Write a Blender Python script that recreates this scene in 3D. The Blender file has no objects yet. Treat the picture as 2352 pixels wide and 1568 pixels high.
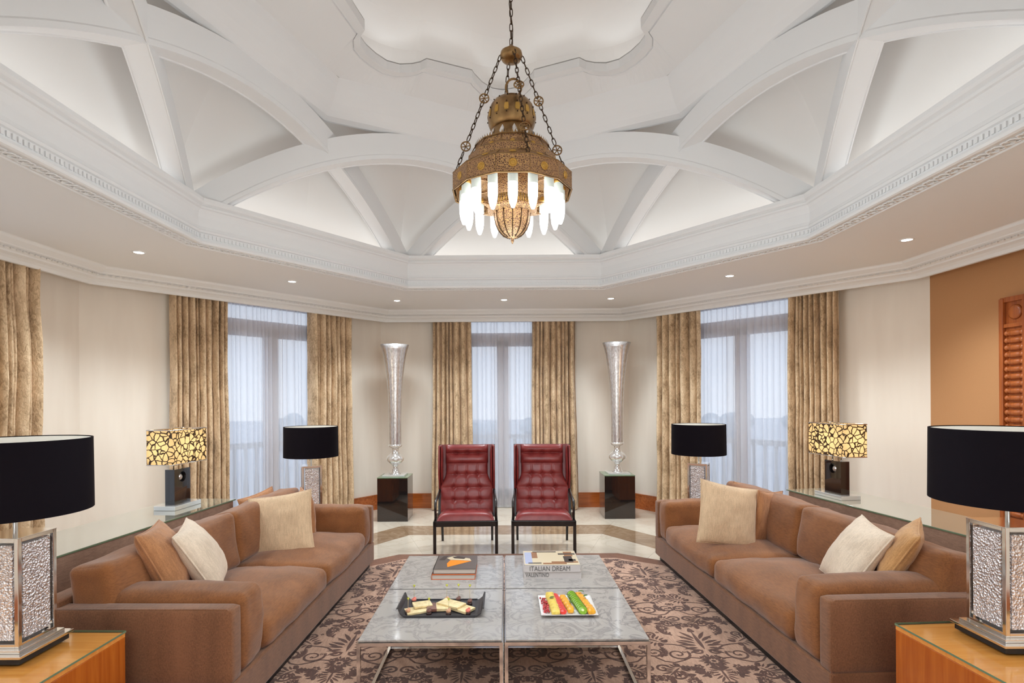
import bpy, math, random
from mathutils import Vector, Matrix, noise
R = math.radians
SC = bpy.context.scene
COL = SC.collection
# ------------------------------------------------------------------ camera
CAMZ, F, PX, PY, ROLL = 1.62, 1256.0, 1160.0, 912.0, R(0.35)
cd = bpy.data.cameras.new('camera'); cam = bpy.data.objects.new('camera', cd); COL.objects.link(cam)
cd.sensor_width = 36; cd.lens = 36 * F / 2352
cd.shift_x = (1176 - PX) / 2352; cd.shift_y = (PY - 784) / 2352
cd.clip_start = 0.02; cd.clip_end = 500
cam.location = (0, 0, CAMZ); cam.rotation_euler = (R(90), ROLL, 0)
SC.camera = cam
def P(px, py, Y):
    c, s = math.cos(ROLL), math.sin(ROLL)
    dx, dy = px - PX, PY - py
    return Vector(((dx * c + dy * s) / F * Y, Y, CAMZ + (-dx * s + dy * c) / F * Y))
# ------------------------------------------------------------------ exposure, sky, large lights
SC.view_settings.view_transform = 'Standard'; SC.view_settings.look = 'None'
SC.view_settings.exposure = 0.63; SC.view_settings.gamma = 1.0; SC.view_settings.use_curve_mapping = False
SC.cycles.max_bounces = 10; SC.cycles.adaptive_threshold = 0.02; SC.cycles.diffuse_bounces = 5; SC.cycles.glossy_bounces = 5
SC.cycles.transparent_max_bounces = 16; SC.cycles.sample_clamp_indirect = 6.0
SC.cycles.caustics_reflective = False; SC.cycles.caustics_refractive = False
world = bpy.data.worlds.new('sky'); SC.world = world; world.use_nodes = True
wn = world.node_tree; wn.nodes.clear()
wo = wn.nodes.new('ShaderNodeOutputWorld'); wb = wn.nodes.new('ShaderNodeBackground')
wt = wn.nodes.new('ShaderNodeTexCoord'); ws = wn.nodes.new('ShaderNodeSeparateXYZ'); wr = wn.nodes.new('ShaderNodeValToRGB')
wn.links.new(wt.outputs['Generated'], ws.inputs[0]); wn.links.new(ws.outputs['Z'], wr.inputs[0])
wr.color_ramp.elements[0].position = 0.0; wr.color_ramp.elements[0].color = (.88, .93, 1, 1)
wr.color_ramp.elements[1].position = 0.6; wr.color_ramp.elements[1].color = (.70, .81, 1, 1)
wn.links.new(wr.outputs[0], wb.inputs[0]); wb.inputs[1].default_value = .92
wn.links.new(wb.outputs[0], wo.inputs[0])
COVE_E, UPPER_E, SPOT_W, BULB_E, FILL_W = 1.6, 1.6, 104, 4.5, 50
def area(name, loc, rot, sx, sy, w, col=(.80, .92, 1)):
    l = bpy.data.lights.new(name, 'AREA'); l.shape = 'RECTANGLE'; l.size = sx; l.size_y = sy; l.energy = w; l.color = col
    o = bpy.data.objects.new(name, l); COL.objects.link(o); o.location = loc; o.rotation_euler = rot
    return o
area('rear_fill_light', (0, -.85, 2.80), (0, 0, 0), 3.0, .8, FILL_W)  # unseen fill lights added to brighten the room, no fixtures there
area('rear_fill_light', (-3.15, 1.0, 2.80), (0, 0, 0), .8, 2.0, FILL_W * .55)
area('rear_fill_light', (3.15, 1.0, 2.80), (0, 0, 0), .8, 2.0, FILL_W * .55)
# ------------------------------------------------------------------ helpers
def col4(c): return (c[0], c[1], c[2], 1)
def srgb(r, g, b):
    f = lambda v: (v / 255 / 12.92) if v / 255 <= .04045 else ((v / 255 + .055) / 1.055) ** 2.4
    return (f(r), f(g), f(b))
class NT:
    def __init__(s, name):
        s.m = bpy.data.materials.new(name); s.m.use_nodes = True
        s.t = s.m.node_tree; s.t.nodes.clear(); s.out = s.n('ShaderNodeOutputMaterial')
    def n(s, kind, ins=None, **kw):
        nd = s.t.nodes.new(kind)
        for k, v in kw.items(): setattr(nd, k, v)
        for k, v in (ins or {}).items():
            if isinstance(v, bpy.types.NodeSocket): s.t.links.new(v, nd.inputs[k])
            else: nd.inputs[k].default_value = v
        return nd
    def coord(s, scale=(1, 1, 1), which='Object', rot=(0, 0, 0)):
        tc = s.n('ShaderNodeTexCoord')
        return s.n('ShaderNodeMapping', {'Vector': tc.outputs[which], 'Scale': scale, 'Rotation': rot}).outputs[0]
    def ramp(s, fac, stops, interp='LINEAR'):
        r = s.n('ShaderNodeValToRGB', {'Fac': fac}); cr = r.color_ramp; cr.interpolation = interp
        while len(cr.elements) < len(stops): cr.elements.new(.5)
        for e, (p, c) in zip(cr.elements, stops): e.position = p; e.color = col4(c)
        return r.outputs[0]
    def bump(s, h, strength=.3, dist=.01):
        return s.n('ShaderNodeBump', {'Height': h, 'Strength': strength, 'Distance': dist}).outputs[0]
    def bsdf(s, **kw):
        b = s.n('ShaderNodeBsdfPrincipled'); names = {'color': 'Base Color', 'rough': 'Roughness', 'metal': 'Metallic', 'normal': 'Normal',
            'sheen': 'Sheen Weight', 'coat': 'Coat Weight', 'coat_rough': 'Coat Roughness', 'emit': 'Emission Color', 'emit_s': 'Emission Strength', 'spec': 'Specular IOR Level', 'sss': 'Subsurface Weight'}
        for k, v in kw.items():
            sk = b.inputs[names[k]]
            if isinstance(v, bpy.types.NodeSocket): s.t.links.new(v, sk)
            else: sk.default_value = col4(v) if k in ('color', 'emit') else v
        return b
    def done(s, node):
        s.t.links.new(node.outputs[0], s.out.inputs[0]); return s.m
def plain(name, color, rough=.5, metal=0, **kw):
    t = NT(name); return t.done(t.bsdf(color=color, rough=rough, metal=metal, **kw))
def fabric(name, c1, c2, scale=400, rough=.9, bump=.25, big=5, stretch=(1, 1, 1)):
    t = NT(name); co = t.coord(stretch)
    a = t.n('ShaderNodeTexNoise', {'Vector': co, 'Scale': scale, 'Detail': 2.0}); b = t.n('ShaderNodeTexNoise', {'Vector': co, 'Scale': big, 'Detail': 3.0})
    tc = t.coord((1, 1, 1)); sl = t.n('ShaderNodeTexNoise', {'Vector': t.n('ShaderNodeMapping', {'Vector': tc, 'Scale': (1, .16, 1)}).outputs[0], 'Scale': min(scale, 300) * .5, 'Detail': 3.0})
    m0 = t.n('ShaderNodeMath', {0: a.outputs['Fac'], 1: sl.outputs['Fac']}, operation='ADD')
    mx = t.n('ShaderNodeMath', {0: m0.outputs[0], 1: b.outputs['Fac']}, operation='ADD')
    hf = t.n('ShaderNodeMath', {0: mx.outputs[0], 1: .3333}, operation='MULTIPLY')
    c = t.ramp(hf.outputs[0], [(.40, tuple(x * .86 for x in c1)), (.60, tuple(min(1, x * 1.08) for x in c2))])
    return t.done(t.bsdf(color=c, rough=rough, sheen=.25, normal=t.bump(a.outputs['Fac'], bump, .002)))
def wood(name, c1, c2, axis=2, rough=.3, coat=.4, sc=1):
    t = NT(name); s = [14 * sc] * 3; s[axis] = .9 * sc
    co = t.coord(tuple(s)); n = t.n('ShaderNodeTexNoise', {'Vector': co, 'Scale': 3.0, 'Detail': 5.0, 'Distortion': .6})
    return t.done(t.bsdf(color=t.ramp(n.outputs['Fac'], [(.3, c1), (.7, c2)]), rough=rough, coat=coat, coat_rough=.1))
def marble(name, base, vein, rough=.08, scale=3, amount=.5, warp=1.5, spec=.5):
    t = NT(name); tc = t.n('ShaderNodeNewGeometry')
    n1 = t.n('ShaderNodeTexNoise', {'Vector': tc.outputs['Position'], 'Scale': scale, 'Detail': 8.0, 'Roughness': .62, 'Distortion': warp})
    n2 = t.n('ShaderNodeTexNoise', {'Vector': tc.outputs['Position'], 'Scale': scale * .4, 'Detail': 3.0})
    v = t.ramp(n1.outputs['Fac'], [(.44, (0, 0, 0)), (.497, (1, 1, 1)), (.503, (1, 1, 1)), (.54, (0, 0, 0))])
    v2 = t.n('ShaderNodeMath', {0: v, 1: n2.outputs['Fac']}, operation='MULTIPLY')
    v3 = t.n('ShaderNodeMath', {0: v2.outputs[0], 1: amount * 2}, operation='MULTIPLY')
    v3.use_clamp = True
    mx = t.n('ShaderNodeMix', {0: v3.outputs[0]}, data_type='RGBA'); mx.inputs[6].default_value = col4(base); mx.inputs[7].default_value = col4(vein)
    return t.done(t.bsdf(color=mx.outputs[2], rough=rough, spec=spec))
def clear_glass(name, tint=(1, 1, 1), refl=.12):
    t = NT(name); tr = t.n('ShaderNodeBsdfTransparent', {'Color': col4(tint)}); gl = t.n('ShaderNodeBsdfGlossy', {'Roughness': .02})
    lw = t.n('ShaderNodeLayerWeight', {'Blend': refl}); return t.done(t.n('ShaderNodeMixShader', {0: lw.outputs['Fresnel'], 1: tr.outputs[0], 2: gl.outputs[0]}))
def emis(name, color, strength):
    t = NT(name); return t.done(t.n('ShaderNodeEmission', {'Color': col4(color), 'Strength': strength}))

class MB:
    """collects verts and faces (with material slots) and links them as one mesh object"""
    def __init__(s): s.v = []; s.f = []; s.mi = []; s.sm = []
    def add(s, v, f, mi=0, smooth=False, M=None):
        o = len(s.v)
        s.v += [tuple(M @ Vector(p)) if M else tuple(p) for p in v]
        s.f += [tuple(i + o for i in q) for q in f]; s.mi += [mi] * len(f); s.sm += [smooth] * len(f)
        return s
    def box(s, x0, x1, y0, y1, z0, z1, mi=0, M=None):
        if x0 > x1: x0, x1 = x1, x0
        if y0 > y1: y0, y1 = y1, y0
        v = [(x0, y0, z0), (x1, y0, z0), (x1, y1, z0), (x0, y1, z0), (x0, y0, z1), (x1, y0, z1), (x1, y1, z1), (x0, y1, z1)]
        return s.add(v, [(0, 3, 2, 1), (4, 5, 6, 7), (0, 1, 5, 4), (1, 2, 6, 5), (2, 3, 7, 6), (3, 0, 4, 7)], mi, False, M)
    def prism(s, poly, z0, z1, mi=0, M=None):
        n = len(poly); v = [(p[0], p[1], z0) for p in poly] + [(p[0], p[1], z1) for p in poly]
        f = [tuple(range(n - 1, -1, -1)), tuple(range(n, 2 * n))] + [(i, (i + 1) % n, n + (i + 1) % n, n + i) for i in range(n)]
        return s.add(v, f, mi, False, M)
    def tube(s, pts, r, n=8, mi=0, M=None, closed=False, caps=True):
        pts = [Vector(p) for p in pts]; rs = r if isinstance(r, (list, tuple)) else [r] * len(pts)
        v = []; k = len(pts); up = None
        for i, p in enumerate(pts):
            a = pts[(i - 1) % k] if (i > 0 or closed) else p; b = pts[(i + 1) % k] if (i < k - 1 or closed) else p
            d = (b - a).normalized()
            if up is None: up = Vector((0, 0, 1)) if abs(d.z) < .9 else Vector((1, 0, 0))
            x = d.cross(up).normalized(); up = x.cross(d).normalized()
            for j in range(n):
                t = 2 * math.pi * j / n; v.append(p + (x * math.cos(t) + up * math.sin(t)) * rs[i])
        f = []
        for i in range(k if closed else k - 1):
            i2 = (i + 1) % k
            for j in range(n): f.append((i * n + j, i * n + (j + 1) % n, i2 * n + (j + 1) % n, i2 * n + j))
        if caps and not closed: f += [tuple(range(n - 1, -1, -1)), tuple(range((k - 1) * n, k * n))]
        return s.add(v, f, mi, True, M)
    def lathe(s, prof, n=32, mi=0, M=None, smooth=True, cap=True, phase=0):
        v = []; f = []
        for r, z in prof:
            for j in range(n):
                t = 2 * math.pi * j / n + phase; v.append((r * math.cos(t), r * math.sin(t), z))
        for i in range(len(prof) - 1):
            for j in range(n): f.append((i * n + j, i * n + (j + 1) % n, (i + 1) * n + (j + 1) % n, (i + 1) * n + j))
        if cap:
            if prof[0][0] > 1e-5: f.append(tuple(range(n - 1, -1, -1)))
            if prof[-1][0] > 1e-5: f.append(tuple(range((len(prof) - 1) * n, len(prof) * n)))
        return s.add(v, f, mi, smooth, M)
    def sphere(s, c, r, n=12, mi=0, sc=(1, 1, 1), M=None):
        prof = [(max(1e-6, math.sin(math.pi * i / n)), -math.cos(math.pi * i / n)) for i in range(n + 1)]
        T = Matrix.Translation(c) @ Matrix.Diagonal((r * sc[0], r * sc[1], r * sc[2], 1))
        if M: T = M @ T
        return s.lathe(prof, n, mi, T, True, False)
    def grid(s, fn, nu, nv, mi=0, smooth=True, M=None, wrap=False):
        v = [fn(i / nu, j / nv) for i in range(nu + 1) for j in range(nv + 1)]
        f = [(i * (nv + 1) + j, (i + 1) * (nv + 1) + j, (i + 1) * (nv + 1) + j + 1, i * (nv + 1) + j + 1) for i in range(nu) for j in range(nv)]
        return s.add(v, f, mi, smooth, M)
    def build(s, name, mats, parent=None, loc=(0, 0, 0), rz=0, bevel=0, subd=0):
        me = bpy.data.meshes.new(name); me.from_pydata(s.v, [], s.f)
        for m in (mats if isinstance(mats, (list, tuple)) else [mats]): me.materials.append(m)
        me.polygons.foreach_set('material_index', s.mi); me.polygons.foreach_set('use_smooth', s.sm); me.update()
        o = bpy.data.objects.new(name, me); COL.objects.link(o); o.location = loc; o.rotation_euler = (0, 0, rz)
        if parent: o.parent = parent
        if bevel:
            b = o.modifiers.new('bevel', 'BEVEL'); b.width = bevel; b.segments = 2; b.limit_method = 'ANGLE'; b.angle_limit = R(40)
        if subd:
            b = o.modifiers.new('sub', 'SUBSURF'); b.levels = subd; b.render_levels = subd
        return o
def tag(o, label=None, cat=None, group=None, kind=None):
    if label: o['label'] = label
    if cat: o['category'] = cat
    if group: o['group'] = group
    if kind: o['kind'] = kind
    return o
def thing(name, loc, label, cat, group=None, rz=0):
    o = bpy.data.objects.new(name, None); COL.objects.link(o); o.location = loc; o.rotation_euler = (0, 0, rz); o.empty_display_size = .1
    return tag(o, label, cat, group)
def struct(name, mb, m, parent=None, **kw):
    o = mb.build(name, m, parent, **kw)
    if not parent: o['kind'] = 'structure'
    return o
def copy_tree(o, parent=None):
    c = o.copy(); COL.objects.link(c)
    if parent: c.parent = parent
    for ch in list(o.children): copy_tree(ch, c)
    return c
def soft_box(sx, sy, sz, r=.05, puff=(0, 0, 0), n=10, seed=0, wob=0.0):
    """cushion-like box centred on the origin: rounded edges, faces bulging by puff metres"""
    mb = MB(); h = (sx / 2, sy / 2, sz / 2); r = min(r, min(h) * .98)
    def fold(p):
        q = Vector(p); core = Vector([max(-h[k] + r, min(h[k] - r, q[k])) for k in range(3)]); d = q - core
        if d.length > 1e-9: q = core + d.normalized() * min(r, d.length if d.length < r else r)
        u = [q[k] / h[k] for k in range(3)]
        for k in range(3):
            a, b = u[(k + 1) % 3], u[(k + 2) % 3]
            q[k] += puff[k] * u[k] * max(0, 1 - a * a) * max(0, 1 - b * b)
        if wob:
            w = noise.noise(Vector((p[0] * 5 + seed, p[1] * 5, p[2] * 5))) * wob
            w2 = noise.noise(Vector((p[0] * 14 + seed, p[1] * 14, p[2] * 14 + 9))) * wob * .4
            q += (d.normalized() if d.length > 1e-6 else Vector((0, 0, 0))) * (w + w2)
        return tuple(q)
    for k in range(3):
        a, b = (k + 1) % 3, (k + 2) % 3
        for sg in (-1, 1):
            def fn(u, v):
                # denser near the edges
                e = lambda t: math.sin((t - .5) * math.pi) 
                p = [0, 0, 0]; p[k] = sg * h[k]; p[a] = e(u) * h[a] * sg; p[b] = e(v) * h[b]
                return fold(p)
            mb.grid(fn, n, n)
    return mb
def merge(o, dist=1e-4):
    import bmesh
    bm = bmesh.new(); bm.from_mesh(o.data); bmesh.ops.remove_doubles(bm, verts=bm.verts, dist=dist); bmesh.ops.recalc_face_normals(bm, faces=bm.faces); bm.to_mesh(o.data); bm.free(); return o
# ------------------------------------------------------------------ materials
M = {}
M['ceiling'] = plain('ceiling_white', (.80, .80, .805), .8)
M['web'] = plain('vault_white', (.81, .79, .77), .85)
M['wall'] = (lambda t: t.done(t.bsdf(color=t.ramp(t.n('ShaderNodeTexNoise', {'Vector': t.coord((3, 3, .4)), 'Scale': 3.0}).outputs['Fac'], [(.3, (.82, .735, .645)), (.7, (.86, .78, .69))]), rough=.6)))(NT('wall_cream'))
M['tanwall'] = (lambda t: t.done(t.bsdf(color=t.ramp(t.n('ShaderNodeTexNoise', {'Vector': t.coord((80, 80, 500)), 'Scale': 3.0}).outputs['Fac'], [(.3, srgb(184, 132, 88)), (.7, srgb(196, 146, 100))]), rough=.75)))(NT('wallpaper_tan'))
M['base'] = wood('baseboard_wood', srgb(150, 72, 26), srgb(188, 103, 45), 0, .25)
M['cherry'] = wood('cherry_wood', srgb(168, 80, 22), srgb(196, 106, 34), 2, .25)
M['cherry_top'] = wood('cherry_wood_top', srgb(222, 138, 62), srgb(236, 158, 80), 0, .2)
M['screen'] = wood('carved_wood', srgb(138, 66, 26), srgb(176, 96, 42), 2, .4, .2)
M['black'] = plain('black_lacquer', (.012, .009, .009), .06, coat=1.0)
M['blackwood'] = plain('black_wood', (.018, .013, .012), .28)
M['chrome'] = plain('chrome', (.82, .80, .78), .10, 1.0)
M['blackbase'] = plain('black_matte', (.012, .011, .012), .4)
M['cream_floor'] = marble('floor_cream_marble', srgb(212, 199, 182), srgb(190, 172, 150), .07, 2.2, .35)
M['band_floor'] = marble('floor_brown_marble', srgb(146, 118, 92), srgb(174, 150, 126), .07, 3, .5)
M['grout'] = plain('grout', (.36, .30, .24), .7)
M['marble'] = marble('table_marble', srgb(172, 165, 160), srgb(112, 108, 112), .06, 6.5, .45, 1.4)
M['sofa'] = fabric('sofa_fabric', srgb(126, 76, 38), srgb(144, 90, 48), 500, .95, .3, 6)
M['sofa_body'] = fabric('sofa_body_fabric', srgb(116, 74, 46), srgb(136, 90, 60), 500, .95, .3, 6, (1, 1, .15))
M['cush_cream'] = fabric('cream_velvet', srgb(206, 174, 140), srgb(212, 182, 148), 200, .9, .12)
M['cush_tan'] = fabric('tan_velvet', srgb(190, 138, 84), srgb(204, 154, 100), 200, .9, .15)
M['cush_white'] = fabric('white_velvet', srgb(226, 204, 180), srgb(230, 210, 188), 200, .9, .12)
M['cush_brown'] = fabric('brown_velvet', srgb(166, 112, 72), srgb(184, 128, 84), 200, .9, .15)
M['taupe'] = fabric('console_fabric', srgb(160, 124, 104), srgb(176, 140, 118), 300, .8, .2)
M['glasstop'] = plain('reflection_toned_glass', srgb(148, 146, 130), .03, coat=1.0)  # pale grey-green reflection of the wall put into the base colour
M['glassedge'] = plain('green_glass_edge', srgb(112, 132, 104), .1)
M['glass'] = clear_glass('clear_glass', (.98, 1, .985), .03)
M['pane'] = clear_glass('window_glass', (.96, .98, 1), .1)
M['frame'] = plain('white_window_frame', (.56, .49, .48), .4)
M['shade'] = (lambda t: t.done(t.bsdf(color=(.006, .004, .007), rough=.8, spec=.1, normal=t.bump(t.n('ShaderNodeTexNoise', {'Vector': t.coord((1, 1, .05)), 'Scale': 300.0}).outputs['Fac'], .1, .001))))(NT('black_silk'))
M['lining'] = plain('white_lining', (.85, .82, .75), .7)
def crystal():
    t = NT('hammered_crystal'); v = t.n('ShaderNodeTexVoronoi', {'Vector': t.coord(), 'Scale': 110.0}); n = t.n('ShaderNodeTexNoise', {'Vector': t.coord(), 'Scale': 90.0, 'Detail': 3.0})
    ad = t.n('ShaderNodeMath', {0: v.outputs['Distance'], 1: n.outputs['Fac']}, operation='ADD')
    c = t.ramp(n.outputs['Fac'], [(.3, srgb(186, 178, 180)), (.7, srgb(250, 246, 248))])
    return t.done(t.bsdf(color=c, rough=.22, metal=.75, normal=t.bump(ad.outputs[0], 1.0, .006)))
M['crystal'] = crystal()
def mercury():
    t = NT('silver_leaf_glass'); n = t.n('ShaderNodeTexNoise', {'Vector': t.coord((1, 1, .4)), 'Scale': 70.0, 'Detail': 4.0})
    c = t.ramp(n.outputs['Fac'], [(.3, (.50, .47, .46)), (.7, (.80, .78, .79))])
    return t.done(t.bsdf(color=c, rough=.24, metal=.8, coat=.8, coat_rough=.05, normal=t.bump(n.outputs['Fac'], .35, .004)))
M['mercury'] = mercury()
M['lumglass'] = plain('silvered_clear_glass', (.80, .78, .76), .08, .7, coat=1.0)
def curtain_mat():
    t = NT('gold_chenille'); co = t.coord((1, 1, .55))
    a = t.n('ShaderNodeTexNoise', {'Vector': co, 'Scale': 55.0, 'Detail': 4.0, 'Distortion': 1.0}); b = t.n('ShaderNodeTexNoise', {'Vector': co, 'Scale': 9.0, 'Detail': 3.0})
    ad = t.n('ShaderNodeMath', {0: a.outputs['Fac'], 1: b.outputs['Fac']}, operation='ADD'); h = t.n('ShaderNodeMath', {0: ad.outputs[0], 1: .5}, operation='MULTIPLY')
    return t.done(t.bsdf(color=t.ramp(h.outputs[0], [(.34, srgb(150, 122, 90)), (.5, srgb(206, 177, 142)), (.66, srgb(232, 206, 172))]), rough=.7, sheen=.2, normal=t.bump(a.outputs['Fac'], .55, .012)))
M['curtain'] = curtain_mat()
def sheer():
    t = NT('white_voile'); lw = t.n('ShaderNodeLayerWeight', {'Blend': .5})
    mr = t.n('ShaderNodeMapRange', {0: lw.outputs['Facing'], 1: 0.0, 2: .9, 3: .70, 4: .98})
    d = t.n('ShaderNodeBsdfDiffuse', {'Color': (.86, .86, .90, 1)}); tl = t.n('ShaderNodeBsdfTranslucent', {'Color': (.86, .87, .92, 1)})
    tr = t.n('ShaderNodeBsdfTransparent'); m1 = t.n('ShaderNodeMixShader', {0: .6, 1: d.outputs[0], 2: tl.outputs[0]})
    return t.done(t.n('ShaderNodeMixShader', {0: mr.outputs[0], 1: tr.outputs[0], 2: m1.outputs[0]}))
M['sheer'] = sheer()
M['leather'] = (lambda t: t.done(t.bsdf(color=t.ramp(t.n('ShaderNodeTexNoise', {'Vector': t.coord(), 'Scale': 12.0, 'Detail': 4.0}).outputs['Fac'], [(.3, srgb(122, 40, 40)), (.7, srgb(140, 54, 52))]), rough=.36, spec=.45, normal=t.bump(t.n('ShaderNodeTexVoronoi', {'Vector': t.coord(), 'Scale': 350.0}).outputs['Distance'], .15, .001))))(NT('oxblood_leather'))
def brass(name, dark, light, gold, sc, hole=0.0):
    t = NT(name); co = t.coord()
    v = t.n('ShaderNodeTexVoronoi', {'Vector': co, 'Scale': sc}, feature='DISTANCE_TO_EDGE'); n = t.n('ShaderNodeTexNoise', {'Vector': co, 'Scale': 7.0, 'Detail': 2.0})
    f = t.ramp(v.outputs['Distance'], [(.02, gold), (.09, light), (.2, dark)])
    mx = t.n('ShaderNodeMix', {0: n.outputs['Fac'], 6: f, 7: col4(light)}, data_type='RGBA')
    return t.done(t.bsdf(color=mx.outputs[2], rough=.45, metal=.6, normal=t.bump(v.outputs['Distance'], .8, .006)))
M['brass'] = brass('filigree_brass', srgb(74, 46, 40), srgb(172, 134, 104), srgb(238, 196, 116), 90)
M['brass_plain'] = (lambda t: t.done(t.bsdf(color=t.ramp(t.n('ShaderNodeTexNoise', {'Vector': t.coord(), 'Scale': 14.0, 'Detail': 4.0}).outputs['Fac'], [(.3, srgb(120, 92, 62)), (.7, srgb(176, 142, 96))]), rough=.32, metal=.9)))(NT('antique_brass'))
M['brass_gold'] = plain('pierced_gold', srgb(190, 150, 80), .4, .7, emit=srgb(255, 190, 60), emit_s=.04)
M['brass_dark'] = plain('dark_bronze', srgb(78, 58, 40), .4, .8)
M['bulb'] = emis('lit_bulb', (1, .97, .93), BULB_E)
M['bulb_neck'] = plain('frosted_glass', (.62, .68, .64), .3, emit=(.9, 1, .96), emit_s=.22)
M['spot'] = emis('lit_downlight', (1, .97, .93), 14)
M['cove'] = emis('cove_led_strip', (1, .97, .93), COVE_E)
M['cove2'] = emis('upper_cove_led_strip', (.98, .97, .96), UPPER_E)
def lattice():
    t = NT('lattice_shade'); co = t.coord()
    n = t.n('ShaderNodeTexNoise', {'Vector': co, 'Scale': 16.0}); 
    ad = t.n('ShaderNodeMix', {0: .04, 6: co, 7: n.outputs['Color']}, data_type='RGBA')
    v = t.n('ShaderNodeTexVoronoi', {'Vector': ad.outputs[2], 'Scale': 23.0, 'Randomness': .9}, feature='DISTANCE_TO_EDGE')
    f = t.ramp(v.outputs['Distance'], [(.07, (0, 0, 0)), (.095, (1, 1, 1))])
    g = t.n('ShaderNodeTexCoord').outputs['Generated']
    gd = t.n('ShaderNodeVectorMath', {0: g, 1: (.5, .5, .5)}, operation='DISTANCE')
    st = t.n('ShaderNodeMapRange', {0: gd.outputs['Value'], 1: .3, 2: .8, 3: 1.15, 4: .6})
    e = t.n('ShaderNodeEmission', {'Color': (1, .64, .27, 1), 'Strength': st.outputs[0]}); d = t.bsdf(color=srgb(70, 48, 26), rough=.5)
    return t.done(t.n('ShaderNodeMixShader', {0: f, 1: d.outputs[0], 2: e.outputs[0]}))
M['lattice'] = lattice()
M['acrylic'] = plain('clear_acrylic', (.75, .76, .76), .08, .35, coat=1.0)
M['rug_base'] = fabric('rug_pink_taupe_pile', srgb(176, 136, 112), srgb(196, 156, 132), 300, .95, .5)
M['rug_dark'] = fabric('rug_chocolate_pile', srgb(76, 42, 30), srgb(96, 58, 44), 300, .95, .5)
M['rug_border'] = fabric('rug_border_pile', srgb(108, 62, 36), srgb(126, 76, 46), 300, .95, .4)
M['concrete'] = plain('balcony_stone', srgb(190, 190, 186), .8)
M['tree'] = fabric('hazed_foliage', srgb(176, 188, 192), srgb(190, 200, 204), 3, .9, .2, 1)  # distance haze put into the pale tree colours
M['bark'] = plain('hazed_bark', srgb(170, 172, 172), .9)
M['land'] = fabric('hazed_ground', srgb(184, 190, 196), srgb(198, 202, 206), 2, 1, 0, .1)  # horizon haze put into the ground colour, lighter and bluish
# ------------------------------------------------------------------ room plan
CY = 3.2
def O(fh, fa, sa, sh, cy=CY):
    return [(-fh, cy + fa), (fh, cy + fa), (sa, cy + sh), (sa, cy - sh), (fh, cy - fa), (-fh, cy - fa), (-sa, cy - sh), (-sa, cy + sh)]  # clockwise seen from above
def offset(poly, d):
    n = len(poly); out = []
    for i in range(n):
        a, b, c = Vector(poly[i - 1]), Vector(poly[i]), Vector(poly[(i + 1) % n])
        e1, e2 = (b - a).normalized(), (c - b).normalized()
        n1, n2 = Vector((-e1.y, e1.x)), Vector((-e2.y, e2.x))   # outward for clockwise
        m = (n1 + n2).normalized(); out.append(tuple(b + m * d / max(.2, m.dot(n1))))
    return out
def sweep(mb, poly, prof, mi=0, closed=True):
    rings = [[(x, y, z) for x, y in offset(poly, d)] for d, z in prof]; n = len(poly)
    for i in range(n if closed else n - 1):
        j = (i + 1) % n
        for k in range(len(prof) - 1):
            mb.add([rings[k][i], rings[k][j], rings[k + 1][j], rings[k + 1][i]], [(0, 1, 2, 3)], mi)
WALLP = O(1.82, 4.85, 4.07, 2.03)
CROWN = O(1.70, 4.60, 3.85, 1.90)
DOME = O(1.07, 2.90, 2.38, 1.10)
ZC, ZW = 2.85, 2.95
# floor -------------------------------------------------------------------------------
mb = MB(); mb.prism([p for p in reversed(offset(WALLP, .16))], -.12, -.004)
floor = struct('floor', mb, M['grout'])
def lerp(a, b, t): return tuple(a[i] + (b[i] - a[i]) * t for i in range(len(a)))
B_ = O(1.14, 3.26, 2.55, 1.25); C_ = O(1.32, 3.72, 2.95, 1.45)
def scaled(p, k): return [(x * k, CY + (y - CY) * k) for x, y in p]
rings = [scaled(B_, .28), scaled(B_, .64), B_, C_, [lerp(a, b, .5) for a, b in zip(C_, WALLP)], WALLP]
cnt = [2, 3, 3, 4, 5]
for k in range(len(rings) - 1):
    for i in range(8):
        j = (i + 1) % 8
        for t in range(cnt[k]):
            a, b = lerp(rings[k][i], rings[k][j], t / cnt[k]), lerp(rings[k][i], rings[k][j], (t + 1) / cnt[k])
            c, d = lerp(rings[k + 1][i], rings[k + 1][j], (t + 1) / cnt[k]), lerp(rings[k + 1][i], rings[k + 1][j], t / cnt[k])
            ce = ((a[0] + b[0] + c[0] + d[0]) / 4, (a[1] + b[1] + c[1] + d[1]) / 4)
            q = [lerp(p, ce, .0022) for p in (a, b, c, d)]
            mt = MB(); mt.prism(q, -.012, 0); mt.build('marble_tile', M['band_floor'] if k == 2 else M['cream_floor'], floor)
mt = MB(); mt.prism(list(reversed([lerp(p, (0, CY), .003) for p in rings[0]])), -.012, 0); mt.build('marble_tile', M['cream_floor'], floor)
# walls -------------------------------------------------------------------------------
SEG = {}
for nm, i, j in (('front', 0, 1), ('front_right', 1, 2), ('right', 2, 3), ('back_right', 3, 4), ('back', 4, 5), ('back_left', 5, 6), ('left', 6, 7), ('front_left', 7, 0)):
    a, b = Vector(WALLP[i]), Vector(WALLP[j]); u = (b - a).normalized(); nin = Vector((u.y, -u.x))
    SEG[nm] = (a, u, nin, (b - a).length)
def W(nm, s, o, z=0):
    a, u, nin, L = SEG[nm]; p = a + u * s + nin * o; return Vector((p.x, p.y, z))
def s_at(nm, px, o):
    """where the view line through image column px meets the plane o metres in front of wall nm"""
    a, u, nin, L = SEG[nm]; k = (px - PX) / F; p = a + nin * o
    return -(p.x - k * p.y) / (u.x - k * u.y)
def segmat(nm):
    a, u, nin, L = SEG[nm]; return Matrix(((u.x, nin.x, 0, a.x), (u.y, nin.y, 0, a.y), (0, 0, 1, 0), (0, 0, 0, 1)))
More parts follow.
